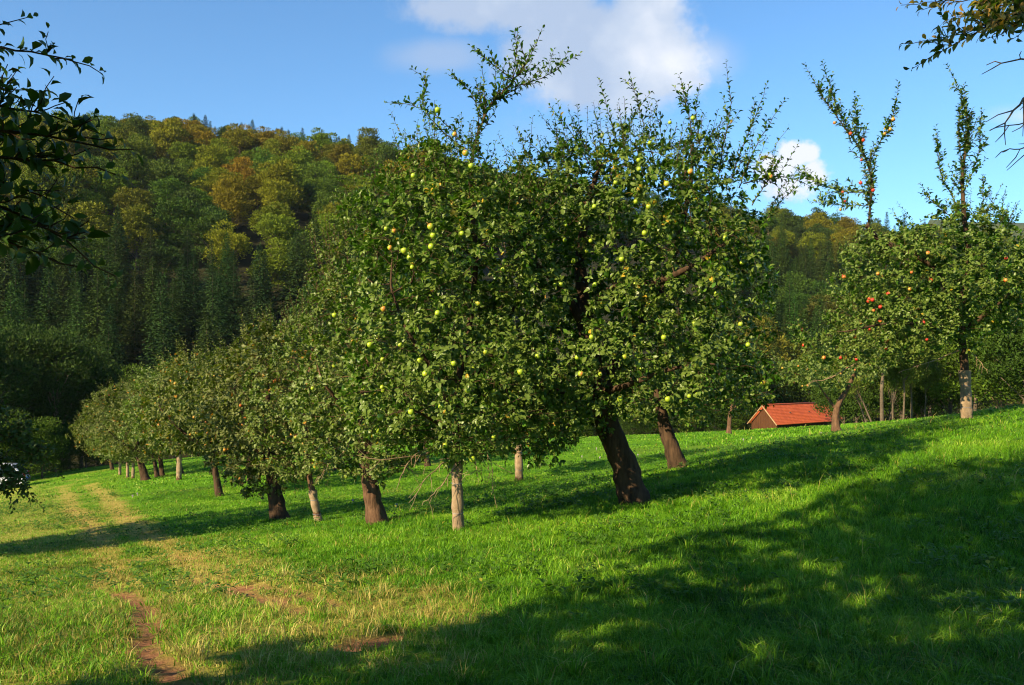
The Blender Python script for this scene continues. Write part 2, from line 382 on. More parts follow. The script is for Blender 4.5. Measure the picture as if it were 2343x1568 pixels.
def band(y0, y1, dens, hmean, w0, clump):
    T = .70; area = T*(y1*y1-y0*y0); nb = int(area*dens); nc = max(nb//clump, 1)
    yc = np.sqrt(rng.uniform(y0*y0, y1*y1, nc)); xc = rng.uniform(-T, T, nc)*yc
    hc = .72+.55*fbm(xc*1.3, yc*1.3, 3, 11)
    ldc = rng.uniform(0, 2*math.pi, nc); 
    i = rng.integers(0, nc, nb); spread = .02+.0022*y0
    x = xc[i]+rng.normal(0, spread, nb); y = yc[i]+rng.normal(0, spread, nb)
    sm = soil_mask(x, y); dm = dry_mask(x, y)
    keep = (rng.random(nb) > sm*1.25) & (rng.random(nb) > dm*.45) & (fbm(x*1.7, y*1.7, 2, 55)+rng.random(nb)*.5 > .36)
    x, y, i, dm = x[keep], y[keep], i[keep], dm[keep]; m = len(x)
    bank = smooth(0, 1, (x-.18*y+.5)/2.5)
    h = hmean*hc[i]*rng.uniform(.55, 1.45, m)*(1-.25*dm)*(1+.55*bank)
    tall = rng.random(m) < .0016; h[tall] *= 2.6
    pn = fbm(x*1.1, y*.8, 4, 91)
    rnd = np.clip(rng.normal(.45, .2, m)+(pn-.5)*1.0, 0, 1)
    dr_ = ((rng.random(m) < dm*.52+.015) | tall).astype(float)
    return x, y, h, w0*rng.uniform(.6, 1.4, m), ldc[i]+rng.normal(0, .8, m), rng.uniform(.2, 1.6, m), rnd, dr_
def tufts(nc, per, y0, y1, t0, t1, h, wd):
    yc = rng.uniform(y0, y1, nc); xc = rng.uniform(t0, t1, nc)*yc; i = np.repeat(np.arange(nc), per); m = len(i); a = rng.uniform(0, 6.28, m); r_ = rng.uniform(0, .07, m)
    return xc[i]+r_*np.cos(a), yc[i]+r_*np.sin(a), h*rng.uniform(.5, 1.2, m)*rng.uniform(.6, 1.1, nc)[i], wd*rng.uniform(.6, 1.3, m), a, rng.uniform(.3, 1.5, m), np.clip(rng.normal(.6, .2, m), 0, 1), (rng.random(m) < .05).astype(float)
parts_ = [tufts(130, 36, 3.6, 10, .0, .62, .17, .008), tufts(70, 26, 3.6, 9, -.6, -.2, .12, .006), tufts(110, 20, 4.6, 9, -.38, -.04, .15, .0045)[:7]+(np.ones(110*20),), band(2.8, 8, 4200, .070, .0048, 14), band(8, 15, 2000, .070, .0065, 12), band(15, 30, 700, .056, .010, 10), band(30, 72, 50, .075, .028, 6)]
cat_ = [np.concatenate([q_[k] for q_ in parts_]) for k in range(8)]
blades(*cat_, 'meadow_grass', mgr, 'lush green meadow grass with dry straw along the wheel ruts')

# broad-leaved weeds in the grass
def leafset(B, D, Nn, L, Wd, bend, fold, hi=True):
    """leaf blades: base B, direction D, normal Nn"""
    D = D/(np.linalg.norm(D, axis=1)[:, None]+1e-9); S = np.cross(D, Nn); S /= np.linalg.norm(S, axis=1)[:, None]+1e-9
    U = np.cross(S, D); L = L[:, None]; Wd = Wd[:, None]; bend = bend[:, None]; fold = fold[:, None]
    if hi:
        C1 = B+D*L*.38+U*L*bend*.02; C2 = B+D*L*.72-U*L*bend*.16; T_ = B+D*L*.97-U*L*bend*.42
        w1 = S*Wd*.5; w2 = S*Wd*.40; f1 = U*Wd*fold*.5; f2 = U*Wd*fold*.4
        V = np.stack([B, C1-w1+f1, C1, C1+w1+f1, C2-w2+f2, C2, C2+w2+f2, T_], 1)
        q = np.array([[1, 4, 5, 2], [2, 5, 6, 3]]); t_ = np.array([[0, 1, 2], [0, 2, 3], [4, 7, 5], [5, 7, 6]]); nv = 8
    else:
        C = B+D*L*.5; T_ = B+D*L-U*L*bend*.35; w1 = S*Wd*.5; f1 = U*Wd*fold*.4
        V = np.stack([B, C-w1+f1, T_, C+w1+f1], 1); q = None; t_ = np.array([[0, 1, 2], [0, 2, 3]]); nv = 4
    k = np.arange(len(B))[:, None, None]*nv
    Fs = [(k+t_[None]).reshape(-1, 3)]
    if q is not None: Fs.append((k+q[None]).reshape(-1, 4))
    return V.reshape(-1, 3), Fs, nv
def unit(v): return v/(np.linalg.norm(v, axis=-1, keepdims=True)+1e-9)
mw = leaf_mat('weed_leaf', (.055, .15, .006), (.07, .15, .02), trans=.3, spec=.15, rough=.6, yellow=(.3, .3, .04), ythr=.985)
nw = 8000; yw = np.sqrt(rng.uniform(38, 30**2, nw)); xw = rng.uniform(-.68, .68, nw)*yw
kp = (fbm(xw*.9, yw*.9, 3, 66)+.05*smooth(0, 3, xw-.15*yw) > .56) & (soil_mask(xw, yw) < .3); xw, yw = xw[kp], yw[kp]; nw = len(xw)
i = np.repeat(np.arange(nw), 7); m_ = len(i); az = rng.uniform(0, 2*math.pi, m_)
base = np.stack([xw[i]+rng.normal(0, .03, m_), yw[i]+rng.normal(0, .03, m_), G(xw, yw)[i]+rng.uniform(.02, .11, m_)], -1)
D = np.stack([np.cos(az), np.sin(az), rng.uniform(.1, .9, m_)], -1)
V, Fs, nv = leafset(base, D, np.tile([0, 0, 1.], (m_, 1)), rng.uniform(.05, .10, m_), rng.uniform(.022, .045, m_), rng.uniform(.2, 1.2, m_), rng.uniform(0, .4, m_))
tag(mesh_np('meadow_weeds', V, Fs, mw, attrs={'rnd': np.repeat(rng.random(m_), nv)}, smooth_=True), 'low broad-leaved weeds scattered through the grass', 'weeds', kind='stuff')

# ------------------------------------------------------------------ tree growing (space colonisation)
def grow(P, par, A, step, kill, rs, maxn=9000, maxit=220, infl=99.):
    P = list(P); par = list(par); nch = [0]*len(P)
    for q in par:
        if q >= 0: nch[q] += 1
    arr = np.array(P); A = A.copy()
    d = np.full(len(A), 1e9); near = np.zeros(len(A), int)
    for k in range(len(arr)):
        dd = np.sum((A-arr[k])**2, 1); m = dd < d; d[m] = dd[m]; near[m] = k
    for it in range(maxit):
        alive = d > kill*kill; A = A[alive]; d = d[alive]; near = near[alive]
        if len(A) < 8 or len(P) > maxn: break
        arr = np.array(P)
        act = d < infl*infl
        dirs = unit(A[act]-arr[near[act]])
        S = np.zeros_like(arr); np.add.at(S, near[act], dirs)
        ks = np.unique(near[act]); new = []
        for k in ks:
            if nch[k] >= 3: continue
            v = S[k]; l = np.linalg.norm(v)
            if l < 1e-6: continue
            v = v/l+rs.normal(0, .22, 3)+np.array([0, 0, .03]); v /= np.linalg.norm(v)
            new.append(arr[k]+v*step); par.append(int(k)); P.append(new[-1]); nch.append(0); nch[k] += 1
        if not new: break
        base = len(P)-len(new); Nw = np.array(new)
        D2 = ((A[:, None]-Nw[None])**2).sum(-1) if len(A)*len(Nw) < 4e7 else None
        if D2 is None:
            break
        j = D2.argmin(1); dd = D2[np.arange(len(A)), j]; m = dd < d
        d[m] = dd[m]; near[m] = j[m]+base
        # nodes already saturated lose their attractors
        full = np.array([nch[q] >= 3 for q in near]);
        if full.any():
            idxf = np.where(full)[0]; kk = rs.random(len(idxf)) < .25
            rem = np.ones(len(A), bool); rem[idxf[kk]] = False; A, d, near = A[rem], d[rem], near[rem]
    return np.array(P), np.array(par)
def radii(P, par, r0=.0028, ex=2.35, fixed=None):
    n = len(P); acc = np.zeros(n); r = np.zeros(n)
    for i in range(n-1, -1, -1):
        r[i] = max(r0, acc[i]**(1/ex))
        if par[i] >= 0: acc[par[i]] += r[i]**ex
    if fixed is not None: r = np.maximum(r, fixed)
    return r
def wood(mb, P, par, r, rmin=0, fine=True, seed=0, trunk_n=0, gn=.12):
    n = len(P); ch = [[] for _ in range(n)]
    for i in range(n):
        if par[i] >= 0: ch[par[i]].append(i)
    starts = [(-1, 0)]
    while starts:
        p0, s = starts.pop(); path = [p0] if p0 >= 0 else []; k = s
        while True:
            path.append(k)
            if not ch[k]: break
            b = max(ch[k], key=lambda q: r[q])
            for q in ch[k]:
                if q != b: starts.append((k, q))
            k = b
        if len(path) < 2: continue
        R = r[path].copy()
        if p0 >= 0: R[0] = min(R[0], R[1]*1.25)
        if R.max() < rmin: continue
        Q = P[path].copy()
        if len(Q) > 3: Q[1:-1] = (Q[:-2]+2*Q[1:-1]+Q[2:])/4
        m = R.max(); sd_ = 16 if m > .08 else 8 if m > .03 else 5 if m > .012 else 3
        if m > .06 and len(Q) > 2:
            tq = np.linspace(0, len(Q)-1, len(Q)*3); o_ = np.arange(len(Q))
            Q = np.stack([np.interp(tq, o_, Q[:, a]) for a in range(3)], -1); R = np.interp(tq, o_, R)
            Q[1:-1] = (Q[:-2]+Q[1:-1]+Q[2:])/3
        mb.tube(Q, R, sd_, cap=m > .02, gnarl=gn if m > .05 else 0, seed=seed)
def sample_env(env, n, rs, shell=.55, gap=.435):
    vol = np.array([e[3]*e[4]*e[5] for e in env]); pr = vol/vol.sum(); k = rs.choice(len(env), n, p=pr)
    v = unit(rs.normal(size=(n, 3))); rad = rs.random(n)**(1/3.); rad = np.where(rs.random(n) < shell, rad**.45, rad)
    E = np.array(env)[k]; Q = E[:, :3]+v*rad[:, None]*E[:, 3:6]
    g = fbm(Q[:, 0]*1.15+Q[:, 2]*.9+50, Q[:, 1]*1.15+Q[:, 2]*.7+50, 3, 3)
    g2 = fbm(Q[:, 0]*2.3+9, Q[:, 1]*2.3+Q[:, 2]*1.9+9, 2, 13)
    return Q[(g*.65+g2*.35 > gap)]
def rosettes(C, out, rs, nleaf, size, hi):
    """leaf clusters at points C pointing along out"""
    n = len(C); i = np.repeat(np.arange(n), nleaf); m = len(i)
    o = unit(out)[i]; rd = unit(rs.normal(size=(m, 3))); rd = unit(rd-o*(rd*o).sum(1)[:, None])
    a = rs.uniform(.45, 1.45, m)[:, None]
    D = unit(o*np.cos(a)+rd*np.sin(a)+np.array([0, 0, -.12]))
    Nn = unit(o*1.0+np.array([0, 0, .9])+rs.normal(0, .55, (m, 3)))
    L = size*np.clip(rs.normal(.92, .26, m), .35, 1.5); B = C[i]+D*L[:, None]*.18+rs.normal(0, .012, (m, 3))
    return leafset(B, D, Nn, L, L*rs.uniform(.48, .66, m), rs.uniform(-.1, 1.0, m), rs.uniform(0, .7, m), hi)
def shoot_mesh(mb, LV, path, r0, rs, size=.075, gap=.034, sub=0, subl=.35, start=.0, hi=True, cl=1):
    """an upright leafy shoot: stem tube + alternate leaves"""
    path = np.asarray(path, float); seg = np.linalg.norm(np.diff(path, axis=0), axis=1); s = np.concatenate([[0], np.cumsum(seg)])
    n = max(int(s[-1]/.07), 4); sv = np.linspace(0, s[-1], n)
    Q = np.stack([np.interp(sv, s, path[:, a]) for a in range(3)], -1)
    for _ in range(3): Q[1:-1] = (Q[:-2]+Q[1:-1]+Q[2:])/3
    Q[1:-1] += rs.normal(0, .006, (n-2, 3))
    mb.tube(Q, np.linspace(r0, .0022, n), 6 if r0 > .01 else 4, cap=False)
    T = unit(np.gradient(Q, axis=0)); nl = int((s[-1]*(1-start))/gap)*cl
    if nl > 0:
        u = np.clip(np.repeat(np.linspace(start, 1, nl//cl), cl)+rs.normal(0, .35/max(nl, 1), nl), 0, 1)*(n-1); i0 = np.clip(u.astype(int), 0, n-2); f = (u-i0)[:, None]
        C = Q[i0]*(1-f)+Q[i0+1]*f; t = T[i0]; ang = np.arange(nl)*2.4+rs.uniform(0, 6)+rs.normal(0, .4, nl)
        a1 = unit(np.cross(t, np.array([.3, .9, .1]))); a2 = np.cross(t, a1)
        rad = a1*np.cos(ang)[:, None]+a2*np.sin(ang)[:, None]
        tilt = rs.uniform(.35, 1.2, nl)[:, None]; D = unit(t*np.cos(tilt)+rad*np.sin(tilt))
        Nn = unit(t*.7+np.array([0, 0, .7])-rad*.3+rs.normal(0, .3, (nl, 3)))
        L = size*rs.uniform(.65, 1.15, nl)*(1-.35*np.linspace(0, 1, nl)**3)
        LV.append(leafset(C+D*.015, D, Nn, L, L*rs.uniform(.42, .6, nl), rs.uniform(.2, 1.3, nl), rs.uniform(.1, .8, nl), hi))
    for q in range(sub):
        k = int(rs.uniform(.12, .85)*(n-1)); ln = subl*rs.uniform(.5, 1.2)*(1-.5*k/n)
        d = unit(T[k]*.8+unit(rs.normal(size=3))*.75+np.array([0, 0, .35])); e = unit(d+np.array([0, 0, .5]))
        shoot_mesh(mb, LV, [Q[k], Q[k]+d*ln*.5, Q[k]+d*ln*.5+e*ln*.5], max(r0*.35, .003), rs, size, gap, 0, hi=hi)
def join_leaves(name, LV, mat, parent, rs):
    Vs = []; Fd = {}; off = 0; rn = []
    for V, Fs, nv in LV:
        Vs.append(V)
        for f in Fs: Fd.setdefault(f.shape[1], []).append(f+off)
        off += len(V)
        # neighbouring leaves share part of their tone: light and dark sprays
        c = V.reshape(-1, nv, 3)[:, 0]
        tone = fbm(c[:, 0]*2.1+c[:, 2]*1.7+40, c[:, 1]*2.1-c[:, 2]*1.3+40, 2, 8)
        rn.append(np.repeat(np.clip(rs.random(len(c))*.75+(tone-.5)*.5+.12, 0, 1) if mat is not M_decid else rs.random(len(c)), nv))
    return mesh_np(name, np.concatenate(Vs), [np.concatenate(f) for f in Fd.values()], mat, parent, attrs={'rnd': np.concatenate(rn)}, smooth_=True)

def apple_mesh(name, mat, r=.038):
    prof = [(0, .62), (.22, .72), (.45, .86), (.72, .78), (.95, .38), (1.0, .05), (.93, -.35), (.74, -.70), (.5, -.88), (.28, -.88), (.12, -.78), (0, -.74)]
    s = 14; V = []; F4 = []; 
    for (pr, pz) in prof:
        for k in range(s):
            a = 2*math.pi*k/s; V.append((pr*r*math.cos(a), pr*r*math.sin(a), pz*r))
    for i in range(len(prof)-1):
        for k in range(s): F4.append((i*s+k, (i+1)*s+k, (i+1)*s+(k+1) % s, i*s+(k+1) % s))
    mb = MB(); mb.add(V, F4); mb.tube([(0, 0, .6*r), (.002, 0, r*1.15), (.006, .002, r*1.7)], [.0022]*3, 5)
    o = mb.build(name, mat, None, smooth_=True); me = o.data; bpy.data.objects.remove(o); return me
def apple_mat(name, base, blush, amt):
    m, n = new_mat(name); oi = n.new('ShaderNodeObjectInfo'); tcn = n.new('ShaderNodeTexCoord')
    vm = n.new('ShaderNodeVectorMath'); vm.operation = 'SCALE'; n.l.new(tcn.outputs['Object'], vm.inputs[0]); vm.inputs['Scale'].default_value = 14
    ad = n.new('ShaderNodeVectorMath'); n.l.new(vm.outputs[0], ad.inputs[0])
    cx_ = n.new('ShaderNodeCombineXYZ'); n.l.new(n.math('MULTIPLY', oi.outputs['Random'], 60), cx_.inputs[0]); n.l.new(cx_.outputs[0], ad.inputs[1])
    f = n.noise(ad.outputs[0], 1.0, 3, .6)
    k = n.math('ADD', f, n.math('MULTIPLY', n.math('SUBTRACT', oi.outputs['Random'], .5), .35))
    c = n.mix(n.step(k, .72-amt, .95-amt), (*base, 1), (*blush, 1))
    p = n.new('ShaderNodeBsdfPrincipled'); n.l.new(c, p.inputs['Base Color']); p.inputs['Roughness'].default_value = .3; p.inputs['Specular IOR Level'].default_value = .5
    p.inputs['Subsurface Weight'].default_value = 0
    o = n.new('ShaderNodeOutputMaterial'); n.l.new(p.outputs[0], o.inputs[0]); return m
AP = {'green': apple_mesh('apple', apple_mat('apple_skin_green', (.30, .40, .028), (.48, .17, .04), .12)),
      'red': apple_mesh('apple', apple_mat('apple_skin_red', (.50, .30, .05), (.50, .035, .018), .42)),
      'orange': apple_mesh('apple', apple_mat('apple_skin_orange', (.42, .26, .03), (.44, .10, .02), .3))}
def add_apples(e, pts, kind, rs, sc=1.0, name='apple'):
    for q in pts:
        o = bpy.data.objects.new(name, AP[kind]); COL.objects.link(o); o.parent = e; o.location = q
        o.scale = (sc*rs.uniform(.72, 1.1),)*3; o.rotation_euler = (rs.uniform(-.5, .5), rs.uniform(-.5, .5), rs.uniform(0, 6.28))

def make_tree(base, seeds, env, label, group, leafmat=M_leaf, barkmat=M_bark, n_attr=2600, step=.11, kill=.17, seed=1,
              shoots=(), rthr=.0075, nleaf=8, lsize=.075, dens=1.0, hi=True, apples=0, akind='green', asc=1.0, name='apple_tree',
              wrap=None, wrapr=0, dead=None, shsize=None, cat='apple tree', gn=.12, rmin=0, shell=.55, gap=.450, explicit=()):
    rs = np.random.default_rng(seed); base = np.array(base, float)
    e = empty(name, base, label, cat, group)
    P = []; par = []; fx = []
    for k, (path, ra, rb) in enumerate(seeds):
        path = np.asarray(path, float)-base; seg = np.linalg.norm(np.diff(path, axis=0), axis=1); s = np.concatenate([[0], np.cumsum(seg)])
        n = max(int(s[-1]/step), 2); sv = np.linspace(0, s[-1], n); Q = np.stack([np.interp(sv, s, path[:, a]) for a in range(3)], -1)
        for _ in range(2): Q[1:-1] = (Q[:-2]+Q[1:-1]+Q[2:])/3
        prev = -1
        if k > 0:
            prev = int(np.argmin(((np.array(P)-Q[0])**2).sum(1))); Q = Q[1:]; n -= 1
        R = np.linspace(ra, rb, n)
        if k == 0:
            hz = np.linalg.norm(Q-Q[0], axis=1); R = R*(1+.14*np.exp(-hz/.30)+.28*np.exp(-hz/.09))
        for q, rr in zip(Q, R): P.append(q); par.append(prev); fx.append(rr); prev = len(P)-1
    nsd = len(P)
    envl = [(np.array(q[:3])-base).tolist()+list(q[3:]) for q in env]
    A = sample_env(envl, n_attr, rs, shell, gap)
    P, par = grow(P, par, A, step, kill, rs)
    fx = np.concatenate([fx, np.zeros(len(P)-len(fx))]); r = radii(P, par, .0028, 2.3, fx)
    r[:nsd] = fx[:nsd]
    for i in range(nsd, len(P)): r[i] = min(r[i], r[par[i]]*.97)
    mb = MB(); wood(mb, P, par, r, rmin=rmin, seed=seed, gn=gn)
    LV = []
    thin = np.where((r < rthr) & (np.arange(len(P)) >= nsd))[0]
    cnt = rs.poisson(dens, len(thin)); C = np.repeat(thin, cnt)
    cen = P[thin].mean(0)
    T = P[C]-P[par[C]]; outd = unit(P[C]-cen)*.5+unit(T)*.6+np.array([0, 0, .45])+rs.normal(0, .45, (len(C), 3))
    pos = P[C]+unit(outd)*rs.uniform(.015, .10, len(C))[:, None]
    LV.append(rosettes(pos, outd, rs, nleaf, lsize, hi))
    tips = np.where((r <= .0032) & (np.arange(len(P)) >= nsd))[0]
    for sp in shoots:
        pth, r0, sub, subl = sp; shoot_mesh(mb, LV, np.asarray(pth)-base, r0, rs, shsize or lsize*1.12, .030, int(sub*1.7), subl, hi=hi)
    # short leafy extension shoots all over the outside of the crown
    dv = (P[tips]-cen); rk = np.linalg.norm(dv/np.array([1, 1, .8]), axis=1); o_ = tips[np.argsort(-rk*rs.uniform(.75, 1, len(rk)))][:int(len(tips)*.22)]
    for k in o_:
        d = unit(unit(P[k]-cen)*.8+np.array([0, 0, .55])+rs.normal(0, .3, 3)); ln = rs.uniform(.12, .40)*(1.5 if P[k][2] > cen[2]+.5 else 1)
        shoot_mesh(mb, LV, [P[k], P[k]+d*ln*.5, P[k]+d*ln+np.array([0, 0, .04])], .0032, rs, lsize*.9, .036, 0, hi=hi)
    if dead:
        for (pth, r0) in dead:
            md = MB()
            pth = np.asarray(pth)-base; s = np.linspace(0, 1, 14); o2 = np.linspace(0, 1, len(pth))
            Q = np.stack([np.interp(s, o2, pth[:, a]) for a in range(3)], -1); Q[1:] += np.cumsum(rs.normal(0, .012, (13, 3)), 0)
            md.tube(Q, np.linspace(r0*1.5, .0035, 14), 5, cap=False)
            for k in range(3, 13, 2):
                d = unit(unit(Q[k]-Q[k-1])+unit(rs.normal(size=3))*.8+np.array([0, 0, -.15])); l2 = rs.uniform(.08, .35)
                md.tube([Q[k], Q[k]+d*l2*.5+rs.normal(0, .01, 3), Q[k]+d*l2+np.array([0, 0, -.02])], [r0*.5, .0042, .0025], 4, cap=False)
            md.build('dead_branch', M_twig, e, smooth_=True)
    mb.build('trunk', barkmat, e, smooth_=True)
    crown = join_leaves('crown', LV, leafmat, e, rs)
    if wrap:
        h0, h1 = wrap; Q = P[:nsd]; Q = Q[(Q[:, 2] <= h1) & (Q[:, 2] >= h0-.05)]
        if len(Q) > 1:
            z = np.linspace(h0, h1, 26); QQ = np.stack([np.interp(z, Q[:, 2], Q[:, 0]), np.interp(z, Q[:, 2], Q[:, 1]), z], -1)
            wr = wrapr*(1+.10*np.exp(-(z-h0)/.1)+.05*np.sin(z*9+seed)+.03*np.sin(z*23)); m2 = MB()
            for zz in (.3*h1, .72*h1): wr *= 1-.13*np.exp(-((z-zz)/.035)**2)
            m2.tube(QQ, wr, 18, cap=False, gnarl=.07, seed=seed); wo_ = m2.build('trunk_wrap', M_burlap, e, smooth_=True)
            for zz in (.3*h1, .72*h1):
                m3 = MB()
                c_ = [np.interp(zz, Q[:, 2], Q[:, 0]), np.interp(zz, Q[:, 2], Q[:, 1]), zz]; a = np.linspace(0, 6.3, 25)
                m3.tube(np.stack([c_[0]+np.cos(a)*wrapr*.99, c_[1]+np.sin(a)*wrapr*.99, c_[2]+.01*np.sin(a)], -1), np.full(25, .0028), 4, cap=False)
                m3.build('string', M_string, wo_)
    if apples:
        V = P[thin]; view = unit(np.array([0, 0, EYE])-(base+cen)); 
        tocam = (V-cen) @ view; order = np.argsort(-(tocam+rs.normal(0, .35*np.std(tocam)+.3, len(V)))); got = []
        for k in order:
            q = V[k]+view*rs.uniform(-.05, .06)+np.array([0, 0, -.07])
            if all(np.linalg.norm(q-g_) > (.075 if rs.random() < .25 else .3) for g_ in got): got.append(q)
            if len(got) >= apples: break
        add_apples(e, got, akind, rs, asc)
    if explicit:      # each hangs at the outermost spray near its spot
        LB = np.concatenate([V.reshape(-1, nv_, 3)[:, 0] for V, _, nv_ in LV]); eye = np.array([0, 0, EYE])-base; got = []
        for q in explicit:
            d = unit(np.asarray(q)-base-eye); rel = LB-eye; al = rel @ d; off = np.linalg.norm(rel-al[:, None]*d, axis=1)
            m = off < .10
            if not m.any(): m = off < off.min()+.02
            kk = np.where(m)[0]; kk = kk[np.argsort(al[kk])][min(2, len(kk)-1)]; got.append(LB[kk]-d*.03+np.array([0, 0, -.03]))
        add_apples(e, got, akind, rs, asc)
    return e
def copy_tree(e, loc, rot, sc, label, group=None, apples=True):
    c = e.copy(); COL.objects.link(c); c.location = loc; c.rotation_euler = (0, 0, rot); c.scale = (sc,)*3 if np.isscalar(sc) else sc; c['label'] = label
    if group: c['group'] = group
    for ch in list(e.children):
        if not apples and ch.name.startswith('apple'): continue
        d = ch.copy(); COL.objects.link(d); d.parent = c
        for g_ in ch.children:
            h = g_.copy(); COL.objects.link(h); h.parent = d
    return c
def pp(pts, y0):
    return [wp(px, py, y0+(rest[0] if rest else 0)) for (px, py, *rest) in pts]
def pe(cx, cy, rx, ry, y0, dy, rd):
    c = wp(cx, cy, y0+dy); return [*c, rx/FP*(y0+dy), rd, ry/FP*(y0+dy)]
ROW = 'apple trees in the orchard rows'

# ---- the big leaning apple tree
bA = gp(1455, 1150); yA = bA[1]; bA[2] -= .12
seedsA = [([bA]+pp([(1430, 1070), (1388, 975), (1368, 880, -.05), (1345, 790, -.1), (1335, 700, -.1), (1325, 600), (1340, 480), (1370, 380)], yA), .215, .025),
          (pp([(1372, 900), (1425, 800, .4), (1500, 690, .7), (1545, 570, .8), (1580, 430, .8), (1585, 330, .8)], yA), .105, .022),
          (pp([(1340, 720), (1400, 655, -.5), (1500, 650, -.9), (1600, 600, -1.1), (1680, 540, -1.1)], yA), .075, .018),
          (pp([(1340, 760), (1290, 660, -.3), (1220, 600, -.6), (1160, 560, -.9)], yA), .07, .018),
          (pp([(1370, 930), (1300, 900, -.7), (1220, 880, -1.2)], yA), .05, .014),
          (pp([(1372, 900), (1440, 880, -.7), (1540, 840, -1.2), (1640, 830, -1.3)], yA), .055, .014)]
envA = [pe(1450, 560, 300, 200, yA, 0, 1.9), pe(1600, 700, 170, 230, yA, -.3, 1.5), pe(1320, 780, 220, 210, yA, -.5, 1.7), pe(1650, 470, 150, 130, yA, .1, 1.2),
        pe(1230, 930, 150, 130, yA, -.4, 1.2), pe(1680, 860, 90, 90, yA, -.5, 1.0), pe(1500, 850, 200, 110, yA, -.6, 1.3), pe(1300, 470, 180, 140, yA, .2, 1.5), pe(1480, 380, 200, 70, yA, .2, 1.2)]
shA = [(pp([(1440, 400), (1400, 290), (1370, 180)], yA), .008, 3, .4), (pp([(1500, 380), (1470, 270), (1440, 172)], yA), .008, 3, .4),
       (pp([(1560, 420), (1585, 330), (1570, 230), (1552, 170)], yA), .013, 6, .5), (pp([(1640, 420), (1655, 330), (1672, 250), (1660, 140)], yA), .010, 5, .45),
       (pp([(1670, 420), (1700, 330), (1735, 250), (1755, 190)], yA), .009, 5, .4), (pp([(1690, 430), (1730, 330), (1775, 260), (1796, 225)], yA), .009, 4, .4),
       (pp([(1350, 380), (1300, 290), (1255, 240)], yA), .008, 3, .4), (pp([(1600, 330), (1590, 250), (1600, 195)], yA), .007, 3, .3),
       (pp([(1700, 420), (1770, 400), (1820, 410), (1880, 440)], yA, ), .010, 4, .3), (pp([(1280, 420), (1240, 350), (1190, 310)], yA), .008, 3, .4),
       (pp([(1420, 340), (1450, 260), (1490, 210)], yA), .007, 3, .35), (pp([(1380, 400), (1330, 330), (1320, 240)], yA), .008, 3, .4),
       (pp([(1530, 380), (1510, 300), (1500, 230)], yA), .007, 3, .35), (pp([(1720, 470), (1790, 360)], yA), .008, 3, .3)]
exA = [(1468, 394), (1466, 352), (1480, 315), (1540, 258), (1582, 272), (1490, 467), (1640, 540), (1594, 385), (1755, 400), (1768, 398), (1345, 560), (1347, 531),
       (1300, 595), (1268, 655), (1711, 795), (1513, 783), (1545, 778), (1578, 915), (1206, 1055), (1253, 740), (1326, 850), (1213, 996), (1683, 592), (1300, 495), (1352, 452)]
treeA = make_tree(bA, seedsA, envA, 'largest apple tree with thick dark leaning trunk and pale green apples', ROW,
    n_attr=6600, kill=.15, seed=3, shoots=shA, apples=38, explicit=[wp(px, py, yA-1.6) for px, py in exA], rthr=.0085, dens=1.45, lsize=.071, shsize=.086, asc=.92)

# ---- apple tree with the wrapped trunk, left of the big one
bB = gp(1048, 1212); yB = bB[1]; bB[2] -= .05
seedsB = [([bB]+pp([(1046, 1120), (1044, 1040), (1040, 960), (1050, 860), (1075, 740, .1), (1090, 600, .1), (1078, 450), (1070, 380)], yB), .062, .026),
          (pp([(1040, 960), (1000, 860, -.5), (930, 760, -.8), (890, 650, -.8)], yB), .04, .014),
          (pp([(1046, 900), (1120, 820, .5), (1180, 700, .8), (1200, 560, .9)], yB), .04, .014),
          (pp([(1040, 1000), (990, 960, -.6), (930, 930, -1)], yB), .03, .01)]
envB = [pe(1050, 570, 220, 190, yB, 0, 1.5), pe(930, 720, 155, 190, yB, -.2, 1.3), pe(1060, 880, 220, 180, yB, -.3, 1.5), pe(900, 900, 120, 130, yB, -.3, 1.1), pe(1010, 420, 120, 90, yB, 0, .9), pe(870, 500, 80, 90, yB, 0, .6)]
shB = [(pp([(1072, 400), (1090, 310), (1120, 240), (1170, 190), (1210, 140), (1240, 65)], yB), .022, 16, .7), (pp([(1170, 200), (1180, 130), (1185, 66)], yB), .008, 4, .35),
       (pp([(1180, 190), (1130, 150), (1085, 112)], yB), .008, 4, .35), (pp([(1175, 200), (1240, 180), (1290, 150), (1300, 115)], yB), .009, 6, .4),
       (pp([(1060, 340), (1000, 290), (960, 240), (985, 190), (940, 155)], yB), .009, 5, .35), (pp([(1060, 330), (1010, 270), (950, 240), (885, 235)], yB), .008, 4, .3),
       (pp([(1100, 270), (1080, 210), (1025, 170)], yB), .007, 4, .3), (pp([(1010, 380), (960, 320), (915, 310)], yB), .008, 4, .3),
       (pp([(900, 560), (830, 500), (770, 430)], yB), .008, 5, .35), (pp([(880, 640), (810, 620), (765, 630)], yB), .007, 4, .3), (pp([(960, 430), (890, 400), (830, 400)], yB), .008, 5, .3)]
deB = [(pp([(1060, 1030), (1010, 1060, -.5), (960, 1100, -.9), (930, 1150, -1)], yB), .008), (pp([(1040, 1010), (960, 1050, -.3), (880, 1060, -.6), (830, 1050, -.6)], yB), .009),
       (pp([(1060, 1040), (1030, 1090, -.3), (1000, 1130, -.5), (965, 1160, -.5)], yB), .007), (pp([(1080, 1020), (1090, 1080, -.4), (1050, 1120, -.4)], yB), .006),
       (pp([(1010, 1010), (950, 1030, -.6), (900, 1090, -.8)], yB), .006), (pp([(1100, 1000), (1130, 1060, -.3), (1125, 1120, -.4)], yB), .005)]
